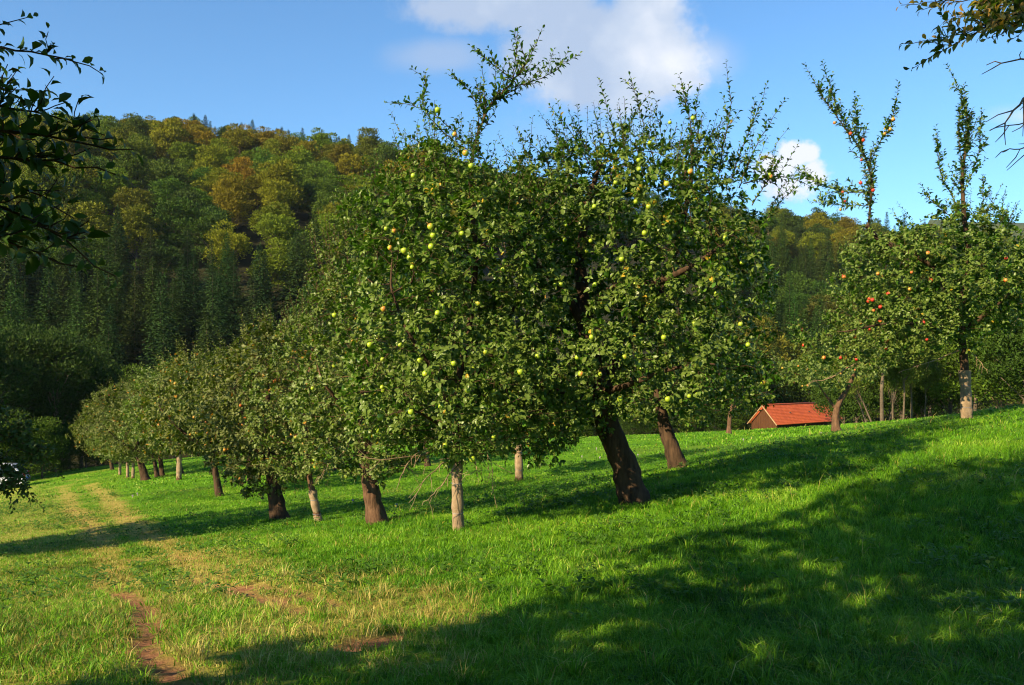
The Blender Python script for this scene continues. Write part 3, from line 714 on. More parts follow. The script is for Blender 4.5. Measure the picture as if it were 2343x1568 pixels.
exB = [(1089, 382), (1054, 342), (1038, 303), (1015, 254), (946, 408), (1030, 436), (978, 556), (1056, 543), (977, 530), (907, 531), (892, 533), (936, 620), (922, 620), (1012, 683),
       (1010, 724), (1145, 607), (964, 838), (934, 576), (1106, 675), (1108, 690), (944, 590), (1042, 302), (900, 776), (862, 815), (874, 893)]
treeB = make_tree(bB, seedsB, envB, 'tall apple tree with slim burlap-wrapped trunk, left of the thick leaning trunk', ROW, n_attr=5200, kill=.15, seed=5, shoots=shB,
    apples=22, explicit=[wp(px, py, yB-1.15) for px, py in exB], rthr=.0085, dens=1.4, lsize=.071, shsize=.086, wrap=(0.0, .95), wrapr=.078, dead=deB, barkmat=M_bark, gn=.05)

# ---- next trees down the row
bC = gp(865, 1197); yC = bC[1]; bC[2] -= .08
seedsC = [([bC]+pp([(848, 1120), (836, 1050), (828, 980), (835, 880), (850, 780), (860, 680)], yC), .155, .03),
          (pp([(832, 1000), (780, 930, -.5), (730, 860, -.8)], yC), .06, .015), (pp([(832, 1000), (900, 920, .4), (950, 840, .7)], yC), .06, .015)]
envC = [pe(840, 930, 175, 175, yC, 0, 1.5), pe(830, 740, 140, 150, yC, .1, 1.2), pe(780, 600, 60, 90, yC, 0, .6)]
shC = [(pp([(800, 640), (790, 540), (775, 430)], yC), .009, 6, .35), (pp([(760, 720), (720, 660), (700, 620)], yC), .008, 5, .35), (pp([(860, 620), (830, 560), (840, 470)], yC), .008, 5, .3)]
treeC = make_tree(bC, seedsC, envC, 'apple tree with bare brown leaning trunk lit by the sun, between two wrapped trunks', ROW, leafmat=M_leaf_row, barkmat=M_bark2, n_attr=3000, kill=.16, seed=8,
    shoots=shC, apples=14, rthr=.0085, dens=1.5, lsize=.067, akind='green', dead=[(pp([(850, 1040), (910, 1060, -.3), (960, 1100, -.5)], yC), .007), (pp([(800, 1020), (750, 1060, -.3), (720, 1100, -.3)], yC), .006)])
bD = gp(729, 1192); yD = bD[1]; bD[2] -= .05
seedsD = [([bD]+pp([(716, 1130), (705, 1080), (698, 1000), (700, 900), (715, 800)], yD), .062, .02)]
envD = [pe(695, 940, 130, 170, yD, 0, 1.3), pe(725, 790, 95, 95, yD, .2, 1.0)]
treeD = make_tree(bD, seedsD, envD, 'apple tree with slim pale wrapped trunk leaning left, beside a dark upright trunk', ROW, leafmat=M_leaf_row, barkmat=M_bark2, n_attr=2000, kill=.18, step=.13, seed=9,
    shoots=[(pp([(720, 740), (705, 700), (680, 660)], yD), .007, 5, .35)], apples=10, rthr=.009, dens=1.7, lsize=.066, wrap=(0, .62), wrapr=.075, gn=.04)
bE = gp(640, 1187); yE = bE[1]; bE[2] -= .08
seedsE = [([bE]+pp([(630, 1130), (620, 1070), (615, 980), (610, 880)], yE), .17, .04), (pp([(622, 1080), (670, 980, .5), (690, 880, .7)], yE), .07, .02), (pp([(622, 1080), (570, 990, -.5), (540, 900, -.7)], yE), .07, .02)]
envE = [pe(605, 960, 140, 180, yE, 0, 1.7), pe(640, 810, 110, 80, yE, .4, 1.3), pe(560, 900, 90, 110, yE, -.3, 1.2)]
treeE = make_tree(bE, seedsE, envE, 'apple tree with short black upright trunk and yellowing leaves, left of the pale wrapped trunk', ROW, leafmat=M_leaf_red, n_attr=2400, kill=.19, step=.14, seed=11,
    shoots=[(pp([(620, 800), (600, 750), (590, 720)], yE), .008, 5, .4)], apples=16, akind='orange', rthr=.010, dens=2.0, lsize=.074, gn=.15)
# ---- second row behind the big tree
bG = gp(1555, 1070); yG = bG[1]; bG[2] -= .1
seedsG = [([bG]+pp([(1540, 1030), (1522, 980), (1508, 930), (1500, 860)], yG), .20, .06), (pp([(1510, 940), (1580, 860, .5), (1640, 780, .6)], yG), .07, .02), (pp([(1508, 930), (1440, 870, 0), (1400, 800, 0)], yG), .06, .02)]
envG = [pe(1560, 830, 190, 130, yG, 0, 1.8), pe(1640, 860, 120, 110, yG, -.3, 1.4), pe(1440, 880, 100, 90, yG, 0, 1.2), pe(1550, 905, 170, 60, yG, -.2, 1.4)]
treeG = make_tree(bG, seedsG, envG, 'apple tree with dark leaning trunk, standing just behind and right of the largest one', ROW, n_attr=2400, kill=.19, step=.14, seed=13, apples=10, rthr=.010, dens=1.7, lsize=.07, gn=.12)

# ---- apple tree on the bank at right, trunk wrapped, red apples
bK = gp(2211, 962); yK = bK[1]; bK[2] -= .05
seedsK = [([bK]+pp([(2209, 900), (2206, 850), (2203, 800), (2190, 700), (2130, 600, .2), (2000, 545, .2), (1980, 510)], yK), .10, .05),
          (pp([(2195, 720), (2220, 600), (2205, 500), (2200, 400), (2215, 290)], yK), .075, .022), (pp([(2200, 760), (2290, 690, -.3), (2340, 640, -.4)], yK), .06, .02),
          (pp([(2195, 770), (2120, 740, -.7), (2020, 740, -1.2), (1930, 760, -1.4)], yK), .05, .015)]
envK = [pe(2120, 640, 220, 120, yK, 0, 1.9), pe(2040, 740, 150, 90, yK, -.5, 1.5), pe(2250, 640, 140, 130, yK, 0, 1.6), pe(1910, 770, 90, 60, yK, -.7, 1.1), pe(2200, 520, 120, 50, yK, 0, 1.0), pe(2190, 730, 110, 70, yK, 0, 1.2)]
shK = [(pp([(1985, 535), (1990, 470), (1996, 410), (1975, 350), (1930, 290), (1880, 220), (1838, 145)], yK), .030, 26, .55), (pp([(1950, 330), (1920, 260), (1880, 140)], yK), .010, 8, .4),
       (pp([(1975, 360), (1960, 290), (1955, 215)], yK), .009, 8, .35), (pp([(1990, 370), (2020, 310), (2045, 260), (2055, 188)], yK), .010, 9, .35),
       (pp([(1990, 440), (1930, 440), (1870, 420), (1810, 380)], yK), .012, 14, .45), (pp([(1985, 470), (1920, 470), (1850, 460)], yK), .009, 10, .4),
       (pp([(2205, 500), (2200, 400), (2215, 300), (2210, 240), (2165, 145)], yK), .020, 30, .5), (pp([(2200, 380), (2190, 300), (2205, 190)], yK), .010, 10, .4),
       (pp([(2190, 470), (2150, 400), (2140, 290)], yK), .010, 10, .35), (pp([(2215, 420), (2240, 350), (2245, 250)], yK), .009, 10, .35), (pp([(2180, 500), (2120, 450), (2105, 420)], yK), .008, 6, .3),
       (pp([(2230, 520), (2250, 470), (2248, 400)], yK), .008, 6, .3), (pp([(2070, 560), (2060, 510), (2040, 480)], yK), .006, 3, .3)]
deK = [(pp([(2200, 800), (2130, 820, -.4), (2060, 840, -.8)], yK), .010), (pp([(2205, 790), (2240, 830, -.3), (2260, 850, -.4)], yK), .008), (pp([(1960, 830, -.6), (1900, 870, -.8), (1850, 880, -.9)], yK), .010),
       (pp([(2320, 680), (2335, 720, -.3), (2300, 770, -.4)], yK), .010)]
exK = [(1985, 683), (1976, 688), (1988, 690), (2013, 632), (2038, 661), (2083, 621), (1926, 632), (1940, 634), (1922, 820), (2115, 567), (1978, 680)]
exK2 = [(1979, 312), (2036, 270), (2020, 302), (1948, 310), (1930, 440), (1936, 448), (1878, 302), (1965, 362), (1960, 412), (2000, 432), (1923, 484), (2030, 285)]
treeK = make_tree(bK, seedsK, envK, 'apple tree on the grass bank with burlap-wrapped trunk, tall bare-sided shoots and red apples', ROW, n_attr=4700, kill=.17, step=.13, seed=17, shoots=shK, apples=22, akind='red',
    explicit=[wp(px, py, yK-1.5) for px, py in exK]+[wp(px, py, yK-.15) for px, py in exK2], rthr=.0095, dens=2.0, lsize=.076, wrap=(0, 1.15), wrapr=.118, dead=deK, shsize=.115, barkmat=M_bark, gn=.06)

# ---- generic orchard trees (three shapes), copied along the far rows
def generic(loc, seed, label, mat, lean, kind, apples, H=4.6, R=2.1, tr=.13, wrap=None, bm=M_bark2):
    b = np.array(loc, float); b[2] -= .06; l = np.array([lean, 0, 0])
    sd_ = [([b, b+[lean*.3, 0, .6], b+[lean*.8, 0, 1.3], b+[lean, 0, 2.1], b+[lean*.8, .1, 3.0]], tr, .03), ([b+[lean*.8, 0, 1.35], b+[lean+.7, .3, 2.1], b+[lean+1.2, .5, 2.9]], .06, .015),
           ([b+[lean*.8, 0, 1.35], b+[lean-.7, -.4, 2.0], b+[lean-1.2, -.7, 2.7]], .06, .015)]
    ev = [[b[0]+lean*.8, b[1], b[2]+1.15+(H-1.15)*.5, R, R, (H-1.15)*.5], [b[0]+lean+R*.45, b[1]-.3, b[2]+2.2, R*.7, R*.7, 1.1], [b[0]+lean-R*.5, b[1]+.3, b[2]+2.3, R*.65, R*.65, 1.15]]
    return make_tree(b, sd_, ev, label, ROW, leafmat=mat, barkmat=bm, n_attr=1800, kill=.22, step=.17, seed=seed, rthr=.012, dens=2.0, nleaf=6, lsize=.105, hi=False, apples=apples, akind=kind, asc=1.0, wrap=wrap, wrapr=tr*1.15, rmin=.006)
p1 = gp(333, 1099); p2 = gp(502, 1135); p3 = gp(409, 1098)
T1 = generic(p2, 21, 'low-crowned apple tree with small dark trunk, left of the black upright one', M_leaf_red, -.3, 'orange', 18, H=4.4, R=1.85, tr=.11, bm=M_bark)
T2 = generic(p1, 22, 'apple tree with broad dark trunk near the far end of the row', M_leaf_red, -.45, 'orange', 30, tr=.20, bm=M_bark, H=4.9, R=2.6)
T3 = generic(p3, 23, 'apple tree with whitish wrapped trunk, beyond the low dead branches at the row\'s end', M_leaf_row, .05, 'orange', 14, tr=.09, wrap=(0, 1.1), H=4.9, R=2.2)
def put(src, px, py, rot, sc, label, **k):
    q = gp(px, py); q[2] -= .06; return copy_tree(src, q, rot, sc, label, **k)
far_row = [(T1, 257, 1075, .5, 1.15, 'apple tree with reddish trunk, leftmost of the orchard row beside the dark wood'),
    (T3, 274, 1087, 1.2, .80, 'young apple tree with thin brown trunk, second from the row\'s left end'),
    (T3, 292, 1092, 2.4, .82, 'young apple tree with thin pale trunk, third from the row\'s left end'),
    (T3, 304, 1094, .3, .80, 'young apple tree with pale leaning trunk, just left of the broad dark one'),
    (T1, 360, 1092, .2, 1.05, 'apple tree with pale front trunk of a close pair, right of the broad dark one'),
    (T1, 371, 1089, -.6, 1.15, 'apple tree with leaning brown rear trunk of a close pair'),
    (T1, 414, 1084, .3, 1.2, 'apple tree with reddish trunk half hidden behind the whitish wrapped trunk'),
    (T1, 575, 1100, 1.3, 1.1, 'apple tree standing behind the black upright trunk'),
    (T1, 978, 1066, -.3, 1.0, 'apple tree with small reddish trunk seen under the wrapped tree\'s crown'),
    (T1, 770, 1075, 2.0, 1.15, 'apple tree in the second row behind the pale leaning wrapped trunk'),
    (T3, 1187, 1099, 1.9, 1.05, 'apple tree with straight wrapped trunk, seen left behind the thick leaning trunk'),
    ]
for (s, px, py, r, sc, lb) in far_row: put(s, px, py, r, sc, lb)

bI = gp(1667, 994); bJ = gp(1914, 990); yJ = bJ[1]; yI = bI[1]
treeI = make_tree(bI, [([bI]+pp([(1668, 960), (1672, 930), (1690, 890)], yI), .12, .06), (pp([(1670, 940), (1720, 900), (1740, 860)], yI), .05, .02)],
    [pe(1690, 860, 75, 60, yI, 0, 1.5)], 'small apple tree with short pale trunk at the barn\'s left', ROW, leafmat=M_leaf_row, barkmat=M_bark2, n_attr=700, kill=.3, step=.22, seed=31, rthr=.014, dens=1.6, lsize=.12, hi=False, rmin=.006)
treeJ = make_tree(bJ, [([bJ]+pp([(1911, 960), (1910, 935), (1925, 910), (1945, 880), (1955, 850)], yJ), .15, .06), (pp([(1911, 940), (1895, 910), (1870, 880)], yJ), .05, .02)],
    [pe(1870, 850, 90, 45, yJ, 0, 1.5), pe(1970, 830, 70, 45, yJ, 0, 1.2)], 'apple tree with pruned pale trunk forking right, in front of the barn\'s right end', ROW, leafmat=M_leaf_row, barkmat=M_bark2, n_attr=1100, kill=.27, step=.2,
    seed=33, rthr=.013, dens=1.5, lsize=.11, hi=False, rmin=.006, apples=12, akind='orange', asc=1.1)

# ------------------------------------------------------------------ trees around the camera (their shade falls into the picture)
def near_tree(loc, seed, label, mat, env, limbs, shoots, dead=None, H=6.5, R=2.6, tr=.2, n_attr=2600, lsize=.078, dens=1.3, **k):
    b = np.array([loc[0], loc[1], float(G(loc[0], loc[1]))-.1])
    sd_ = [([b, b+[0, 0, .9], b+[.05, 0, 1.8], b+[0, .1, 3.0], b+[0, 0, H*.7]], tr, .05)]
    for a in (0.4, 1.7, 2.9, 4.1, 5.3):
        d = np.array([math.cos(a), math.sin(a), 0]); sd_.append(([b+[0, 0, 1.7], b+d*R*.3+[0, 0, 2.4], b+d*R*.62+[0, 0, 3.3]], tr*.45, .02))
    for L in limbs: sd_.append(([b+[0, 0, 1.8+.2*len(sd_) % 1.2]]+[np.array(q) for q in L], .045, .008))
    ev = [[b[0]+e_[0], b[1]+e_[1], b[2]+e_[2], *e_[3:]] for e_ in env]
    return make_tree(b, sd_, ev, label, 'apple trees close to the camera', leafmat=mat, n_attr=n_attr, kill=.24, step=.17, seed=seed, rthr=.012, dens=dens, nleaf=6,
                     lsize=lsize, hi=True, shoots=shoots, dead=dead, gap=.20, **k)
yN = 3.3
shN = []
def npth(pts, y): return pp(pts, y)
for pts, y, r0, sub, sl in [
    ([(-260, 60), (-60, 100), (60, 115), (170, 135), (235, 170)], 4.6, .010, 7, .16), ([(-220, 80), (-60, 70), (20, 55), (70, 38)], 4.7, .007, 4, .12),
    ([(-260, 260), (-80, 215), (30, 195), (105, 210)], 4.4, .008, 6, .16), ([(-300, 330), (-60, 290), (100, 300), (200, 345), (305, 342)], 3.2, .009, 10, .20),
    ([(-300, 300), (-60, 350), (80, 360), (190, 385), (265, 400)], 3.3, .009, 10, .20), ([(-300, 380), (-80, 440), (60, 500), (160, 560), (265, 632)], 3.3, .009, 10, .22),
    ([(-300, 480), (-80, 520), (40, 560), (120, 590), (180, 610)], 3.4, .008, 8, .22), ([(-300, 420), (-60, 410), (50, 420), (150, 470), (170, 500)], 3.5, .008, 9, .22),
    ([(-300, 250), (-60, 250), (60, 245), (160, 270), (240, 310)], 3.7, .008, 9, .2)]:
    shN.append((npth(pts, y), r0, int(sub*1.0) if y > 4 else int(sub*1.3), sl*1.1))
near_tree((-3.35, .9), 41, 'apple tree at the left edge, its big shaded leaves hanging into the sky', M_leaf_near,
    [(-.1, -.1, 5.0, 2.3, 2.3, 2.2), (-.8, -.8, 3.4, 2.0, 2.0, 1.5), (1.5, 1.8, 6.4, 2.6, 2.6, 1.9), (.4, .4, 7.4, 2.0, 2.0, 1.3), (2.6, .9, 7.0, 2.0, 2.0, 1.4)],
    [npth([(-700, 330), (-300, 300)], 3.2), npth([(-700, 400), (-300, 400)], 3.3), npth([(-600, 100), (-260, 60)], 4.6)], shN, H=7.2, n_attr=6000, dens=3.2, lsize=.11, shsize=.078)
shR = []
for pts, y, r0, sub, sl in [
    ([(2620, -10), (2440, 40), (2260, 60), (2150, 90), (2066, 100)], 7.2, .012, 8, .22), ([(2560, -60), (2400, -30), (2200, 0), (2060, 12)], 7.4, .010, 6, .2),
    ([(2480, 20), (2300, 40), (2200, 90), (2130, 130), (2085, 158)], 7.1, .010, 8, .2), ([(2560, 40), (2440, 40), (2340, 30), (2270, 50)], 6.9, .010, 7, .22),
    ([(2520, -80), (2400, -10), (2300, 10), (2180, 40)], 7.6, .010, 8, .25), ([(2500, 0), (2400, 20), (2330, 60), (2260, 88)], 6.8, .007, 6, .2)]:
    shR.append((npth(pts, y), r0, sub*2, sl*1.6))
deR = [(npth([(2500, 80), (2420, 110), (2330, 140), (2240, 150)], 7.1), .010), (npth([(2520, 130), (2400, 190), (2330, 210), (2290, 250), (2250, 285)], 7.1), .012),
       (npth([(2520, 240), (2420, 270), (2340, 290), (2260, 306)], 7.2), .007), (npth([(2480, 330), (2400, 320), (2340, 340), (2300, 356)], 7.2), .006)]
near_tree((8.4, 6.0), 42, 'apple tree at the top right edge with curled drying leaves and bare twigs', M_leaf_dry,
    [(0, 0, 5.2, 2.3, 2.3, 1.7), (.3, -.4, 3.6, 2.2, 2.2, 1.2)], [npth([(2900, 60), (2600, 0)], 7.2), npth([(2900, 180), (2520, 130)], 7.1)], shR, dead=deR, H=6.4, shsize=.095)
# tree off the left edge: its drooping lowest branches reach into the picture, its shade crosses the track
yL = 15.0
shL = []
for pts in [[(-160, 1020), (-60, 1040), (30, 1080), (60, 1120), (100, 1165)], [(-140, 1050), (-60, 1080), (10, 1110), (30, 1165)], [(-120, 980), (-30, 1000), (60, 1030), (110, 1075)], [(-120, 960), (0, 990), (90, 1030), (145, 1095)],
            [(-160, 1000), (-60, 1030), (20, 1070), (70, 1150)], [(-140, 900), (-30, 940), (60, 990), (90, 1030)], [(-160, 1060), (-90, 1100), (-20, 1120), (20, 1130)]]:
    shL.append((pp(pts, yL), .012, 19, .46))
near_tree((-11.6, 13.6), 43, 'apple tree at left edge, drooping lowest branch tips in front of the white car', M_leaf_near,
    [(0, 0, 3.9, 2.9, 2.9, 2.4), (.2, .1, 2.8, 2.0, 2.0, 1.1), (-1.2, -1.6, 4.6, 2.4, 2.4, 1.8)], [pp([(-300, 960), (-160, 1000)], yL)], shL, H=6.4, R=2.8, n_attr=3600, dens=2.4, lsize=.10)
# two trees standing behind the photographer; their crowns shade the foreground
nt = near_tree((-.9, -2.4), 44, 'tall apple tree behind the camera shading the lower right grass', M_leaf_near, [(0, 0, 5.4, 3.1, 3.1, 2.9), (.8, -.5, 3.6, 2.6, 2.6, 1.4)], [], [], H=7.6, n_attr=3600, dens=3.6, lsize=.14)
copy_tree(nt, (2.9, -4.6, float(G(2.9, -4.6))-.1), 2.1, 1.05, 'tall apple tree behind the camera at the far right')
copy_tree(nt, (-4.6, -5.2, float(G(-4.6, -5.2))-.1), 4.1, 1.0, 'tall apple tree behind the camera, nearest the left one')

# ------------------------------------------------------------------ forest trees
def leaf_blob(rs, C, R, n, size, up=.6, dirup=.7, wid=.42, flat=.75):
    """n leafy sprays over lobes at C with radius R"""
    i = rs.integers(0, len(C), n); v = unit(rs.normal(size=(n, 3))+np.array([0, 0, up]))
    rad = R[i]*rs.uniform(.55, 1.05, n); Q = C[i]+v*rad[:, None]*np.array([1, 1, flat])
    D = unit(v*.7+rs.normal(0, .45, (n, 3))+np.array([0, 0, dirup])); Nn = unit(v+rs.normal(0, .5, (n, 3))+np.array([0, 0, .3]))
    L = size*rs.uniform(.6, 1.4, n)
    return leafset(Q, D, Nn, L, L*wid*rs.uniform(.7, 1.3, n), rs.uniform(-.3, 1, n), rs.uniform(0, .6, n), False)
def decid_proto(seed, H, R, base, lobes, n, size, lr, asym=.25, trunk_r=.3):
    rs = np.random.default_rng(seed); v = unit(rs.normal(size=(lobes, 3))+np.array([0, 0, .35])); rad = rs.random(lobes)**.33*rs.uniform(.75, 1.0, lobes)
    h = (H-base)/2; C = np.array([0, 0, base+h])+v*rad[:, None]*np.array([R-lr*.7, R-lr*.7, h-lr*.5])
    C[:, :2] *= (1+asym*(rs.random((lobes, 1))-.5))
    C[:, :2] *= np.clip(1.15-.35*((C[:, 2:3]-base)/(H-base)), .5, 1.1)
    Rr = lr*rs.uniform(.6, 1.3, lobes); LV = [leaf_blob(rs, C, Rr, n, size)]
    mb = MB(); mb.tube([(0, 0, -1), (.1, 0, base), (0, .2, base+h), (.1, 0, H*.85)], [trunk_r, trunk_r*.75, trunk_r*.45, .04], 7)
    for k in range(0, lobes, 2):
        z0 = max(base*.7, C[k][2]-rs.uniform(2, 4)*(H/17)); mb.tube([(0, 0, z0), C[k]*np.array([.5, .5, 0])+[0, 0, (z0+C[k][2])/2], C[k]], [trunk_r*.35, trunk_r*.2, .03], 4)
    return mb, LV
def spruce_proto(seed, H, R, n_per=26):
    rs = np.random.default_rng(seed); B = []; D = []; Nn = []; L = []; z = H*.10
    while z < H-.15:
        f = 1-z/H; r = R*f**.85*rs.uniform(.8, 1.12)+.10; kb = int(8+6*f); a0 = rs.uniform(0, 6.28)
        for k in range(kb):
            a = a0+k*6.283/kb+rs.normal(0, .18); rr = r*rs.uniform(.75, 1.15); d = np.array([math.cos(a), math.sin(a), 0]); dro = -.38*f+.12
            m = max(3, int(n_per*(.35+f)))
            for j in range(m):
                s = (j+.6)/m; p_ = np.array([0, 0, z])+d*rr*s+np.array([0, 0, dro*rr*s+.12*rr*s*s])
                side = np.cross(d, [0, 0, 1.])*(1 if j % 2 else -1)
                B.append(p_+rs.normal(0, .14, 3)); D.append(d*.9+side*rs.uniform(.2, 1.0)+np.array([0, 0, rs.uniform(-.45, .15)])); Nn.append(np.array([0, 0, 1.])+rs.normal(0, .35, 3)+d*.2); L.append(rs.uniform(.7, 1.2)*(.45+.55*f)*R*.165)
        z += rs.uniform(.30, .52)*H/20
    B = np.array(B); D = np.array(D); Nn = unit(np.array(Nn)); L = np.array(L); m = len(B)
    LV = [leafset(B, D, Nn, L, L*rs.uniform(.42, .62, m), rs.uniform(0, .8, m), rs.uniform(0, .6, m), False)]
    for q in range(3):
        LV.append(leafset(np.array([[0, 0, H-.9+.25*q]]), np.array([[.1*q, 0, 1.]]), np.array([[1., 0, 0]]), np.array([.9]), np.array([.16]), np.array([0.]), np.array([.2]), False))
    mb = MB(); mb.tube([(0, 0, -1), (0, 0, H*.5), (0, 0, H*.93)], [.14, .06, .02], 6); return mb, LV
def proto(kind, seed, *a, mat=M_decid, **k):
    mb, LV = (decid_proto if kind == 'd' else spruce_proto)(seed, *a, **k); rs = np.random.default_rng(seed+100)
    tr = mb.build('trunk', M_fbark, None, smooth_=True); cr = join_leaves('crown', LV, mat, None, rs)
    r = (tr.data, cr.data); bpy.data.objects.remove(tr); bpy.data.objects.remove(cr); return r
BE = [proto('d', 50+k, 17, 5.6, 1.2, 44, 8200, .50, 1.9, asym=.5) for k in range(4)]
OK_ = [proto('d', 60+k, 15, 5.4, 1.0, 30, 7600, .46, 2.1, asym=.6) for k in range(3)]
SP = [proto('s', 70+k, 20, 4.3+.4*k, 15, mat=M_spruce) for k in range(3)]
AL = [proto('d', 80+k, 11.5, 3.3, 0.5, 40, 17000, .21, 1.3, asym=.5, trunk_r=.17) for k in range(3)]
GR = [proto('d', 90+k, 9.0, 2.6, 2.6, 26, 9000, .20, 1.05, asym=.5, trunk_r=.13) for k in range(3)]
def ftree(pr, loc, rot, sc, col, name, label, cat, group, lean=0):
    e = empty(name, loc, label, cat, group); e.rotation_euler = (0, lean, rot); e.scale = sc if isinstance(sc, tuple) else (sc,)*3
    for nm, me in zip(('trunk', 'crown'), pr):
        o = bpy.data.objects.new(nm, me); COL.objects.link(o); o.parent = e; o.color = (*col, 1)
    return e
def proj(p): return CX+p[0]/p[1]*FP, HZ-(p[2]-EYE)/p[1]*FP
PAL = {'olive': (.100, .116, .007), 'yellow-green': (.115, .145, .008), 'golden': (.150, .138, .008), 'orange-brown': (.19, .122, .008), 'mid-green': (.058, .100, .010),
       'dark green': (.032, .062, .008), 'grey-green': (.085, .10, .035), 'brown-green': (.082, .092, .010), 'spruce': (.024, .052, .011), 'spruce2': (.034, .066, .011), 'blue-green': (.028, .058, .034)}
hrs = np.random.default_rng(99)
pts = []; cell = {}
def ok(x, y, rad):
    c = (int(x//12), int(y//12))
    for a in (-1, 0, 1):
        for b_ in (-1, 0, 1):
            for (u, v_, r_) in cell.get((c[0]+a, c[1]+b_), []):
                if (u-x)**2+(v_-y)**2 < ((rad+r_)*.5)**2: return False
    cell.setdefault(c, []).append((x, y, rad)); return True
cand = 14000; ty = hrs.uniform(-.64, .64, cand); uy = hrs.random(cand)
cnts = {}
spots = []
for t, u in zip(ty, uy):
    F = float(foot_d(t)); D = float(ridge_d(t)); y = F+2+(D+16-F)*u; x = t*y; s = (y-F)/(D-F)
    spots.append((t, x, y, s))
spots.sort(key=lambda q: q[2])
def zone_kind(px, py, s, n1_, n2_):
    """which kind stands where, as read from the photograph"""
    if px < 1250:
        if s > .90 and 430 < px < 1000 and n2_ > .3: return 'sp', 'blue-green'
        if s > .93: return ('be', 'olive') if n2_ > .5 else ('ok', 'mid-green')
        low = 560+40*n1_-(.06*(px-300) if px > 300 else 0)
        if py > low+190+60*n2_: return ('sp', 'spruce') if n1_ < .62 else ('ok', 'dark green')
        if py > low: return ('sp', 'spruce2' if n2_ > .5 else 'spruce') if n1_ < .66 else ('ok', 'mid-green' if n2_ > .5 else 'dark green')
        if 370 < px < 500 and 440 < py < 580: return 'ok', 'dark green'
        if 640 < px < 720 and 490 < py < 640: return 'ok', 'dark green'
        if abs(px-600) < 75 and 490 < py < 620: return 'be', 'yellow-green'
        if (abs(px-425) < 50 and py < 315) or (abs(px-520) < 40 and 370 < py < 440): return 'be', 'orange-brown' if n2_ > .5 else 'golden'
        if px > 1000: return ('be', 'olive') if n2_ > .4 else ('ok', 'mid-green')
        if n2_ > .88: return 'be', 'golden'
        if n2_ < .25: return 'ok', 'mid-green'
        return 'be', ('olive' if n1_ > .5 else 'yellow-green')
    if s > .85 and n1_ > .62: return 'sp', 'spruce'
    if n1_ < .26: return 'sp', 'spruce2'
    if n2_ > .5: return 'be', 'olive' if n1_ > .62 else 'brown-green' if n1_ < .5 else 'olive'
    return ('ok', 'mid-green') if n2_ > .42 else ('ok', 'dark green')
KN = {'be': ('beech_tree', 'beech tree', BE, 5.6), 'ok': ('oak_tree', 'oak tree', OK_, 5.4), 'sp': ('spruce_tree', 'spruce', SP, 3.0)}
CN = {'spruce': 'dark green', 'spruce2': 'mid-green', 'blue-green': 'blackish blue-green'}
nz1 = lambda x, y: float(np.clip((fbm(np.array([x*.035+9]), np.array([y*.022+3]), 2, 5)[0]-.5)*2.2+.5, 0, 1))
nz2_ = lambda x, y: float(np.clip((fbm(np.array([x*.06+40]), np.array([y*.05+7]), 2, 15)[0]-.5)*2.4+.5, 0, 1))
made = {'be': 0, 'ok': 0, 'sp': 0}
sp_xy = np.array([(q[1], q[2]) for q in spots]); sp_z = G(sp_xy[:, 0], sp_xy[:, 1])
order = hrs.permutation(len(spots))
sel = []
for k in order:
    t, x, y, s = spots[k]; z = float(sp_z[k]); px, py = proj((x, y, z+11))
    n1_, n2_ = nz1(x, y), nz2_(x, y); kd, colr = zone_kind(px, py, s, n1_, n2_)
    rad = {'be': 7.6, 'ok': 7.4, 'sp': 5.6}[kd]*(1+.10*(y > 330))*(.8 if s > .9 else 1)
    if 1080 < px < 1750: rad *= 1.25
    if s > 1.03 and hrs.random() < .3: continue
    if not ok(x, y, rad): continue
    sel.append((y, x, z, s, px, py, kd, colr))
sel = [q for q in sel if not (1080 < q[4] < 1640 and q[5] > 500)]
sel.sort()
print('wanted', [(k, sum(q[6] == k for q in sel)) for k in ('be', 'ok', 'sp')])
for (y, x, z, s, px, py, kd, colr) in sel:
    if made[kd] >= 295: continue
    made[kd] += 1; nm, cat, PR, R = KN[kd]; c = np.array(PAL[colr])*np.exp(hrs.normal(0, .13, 3)*np.array([1, .7, 1]))*hrs.uniform(.85, 1.15)
    sc = hrs.uniform(.88, 1.25)*(.70 if kd == 'sp' else 1); sz = sc*(hrs.uniform(.95, 1.2) if kd == 'sp' else hrs.uniform(.70, .92))
    if s > .88: sc *= .84; sz *= .80
    side = ('behind the hanging left branches' if px < 300 else 'above the far end of the orchard row' if px < 600 else 'left of the big apple crowns' if px < 800 else 'behind the wrapped apple tree' if px < 1230
            else 'behind the largest apple tree' if px < 1760 else 'above the barn' if px < 1960 else 'behind the red-apple tree')
    big_ = 'tall ' if sz > .84 else 'low '
    ht = 'lower' if s < .33 else 'middle' if s < .75 else 'top'
    lb = f'{big_}{CN.get(colr, colr)} {cat}, {ht} hillside {side}' if s < .97 else f'{big_}{CN.get(colr, colr)} {cat}, skyline {side}'
    ftree(PR[hrs.integers(0, len(PR))], (x, y, z-.4), hrs.uniform(0, 6.28), (sc, sc, sz), tuple(c), nm, lb, cat, cat+'s of the wooded hill')
print('forest', made)
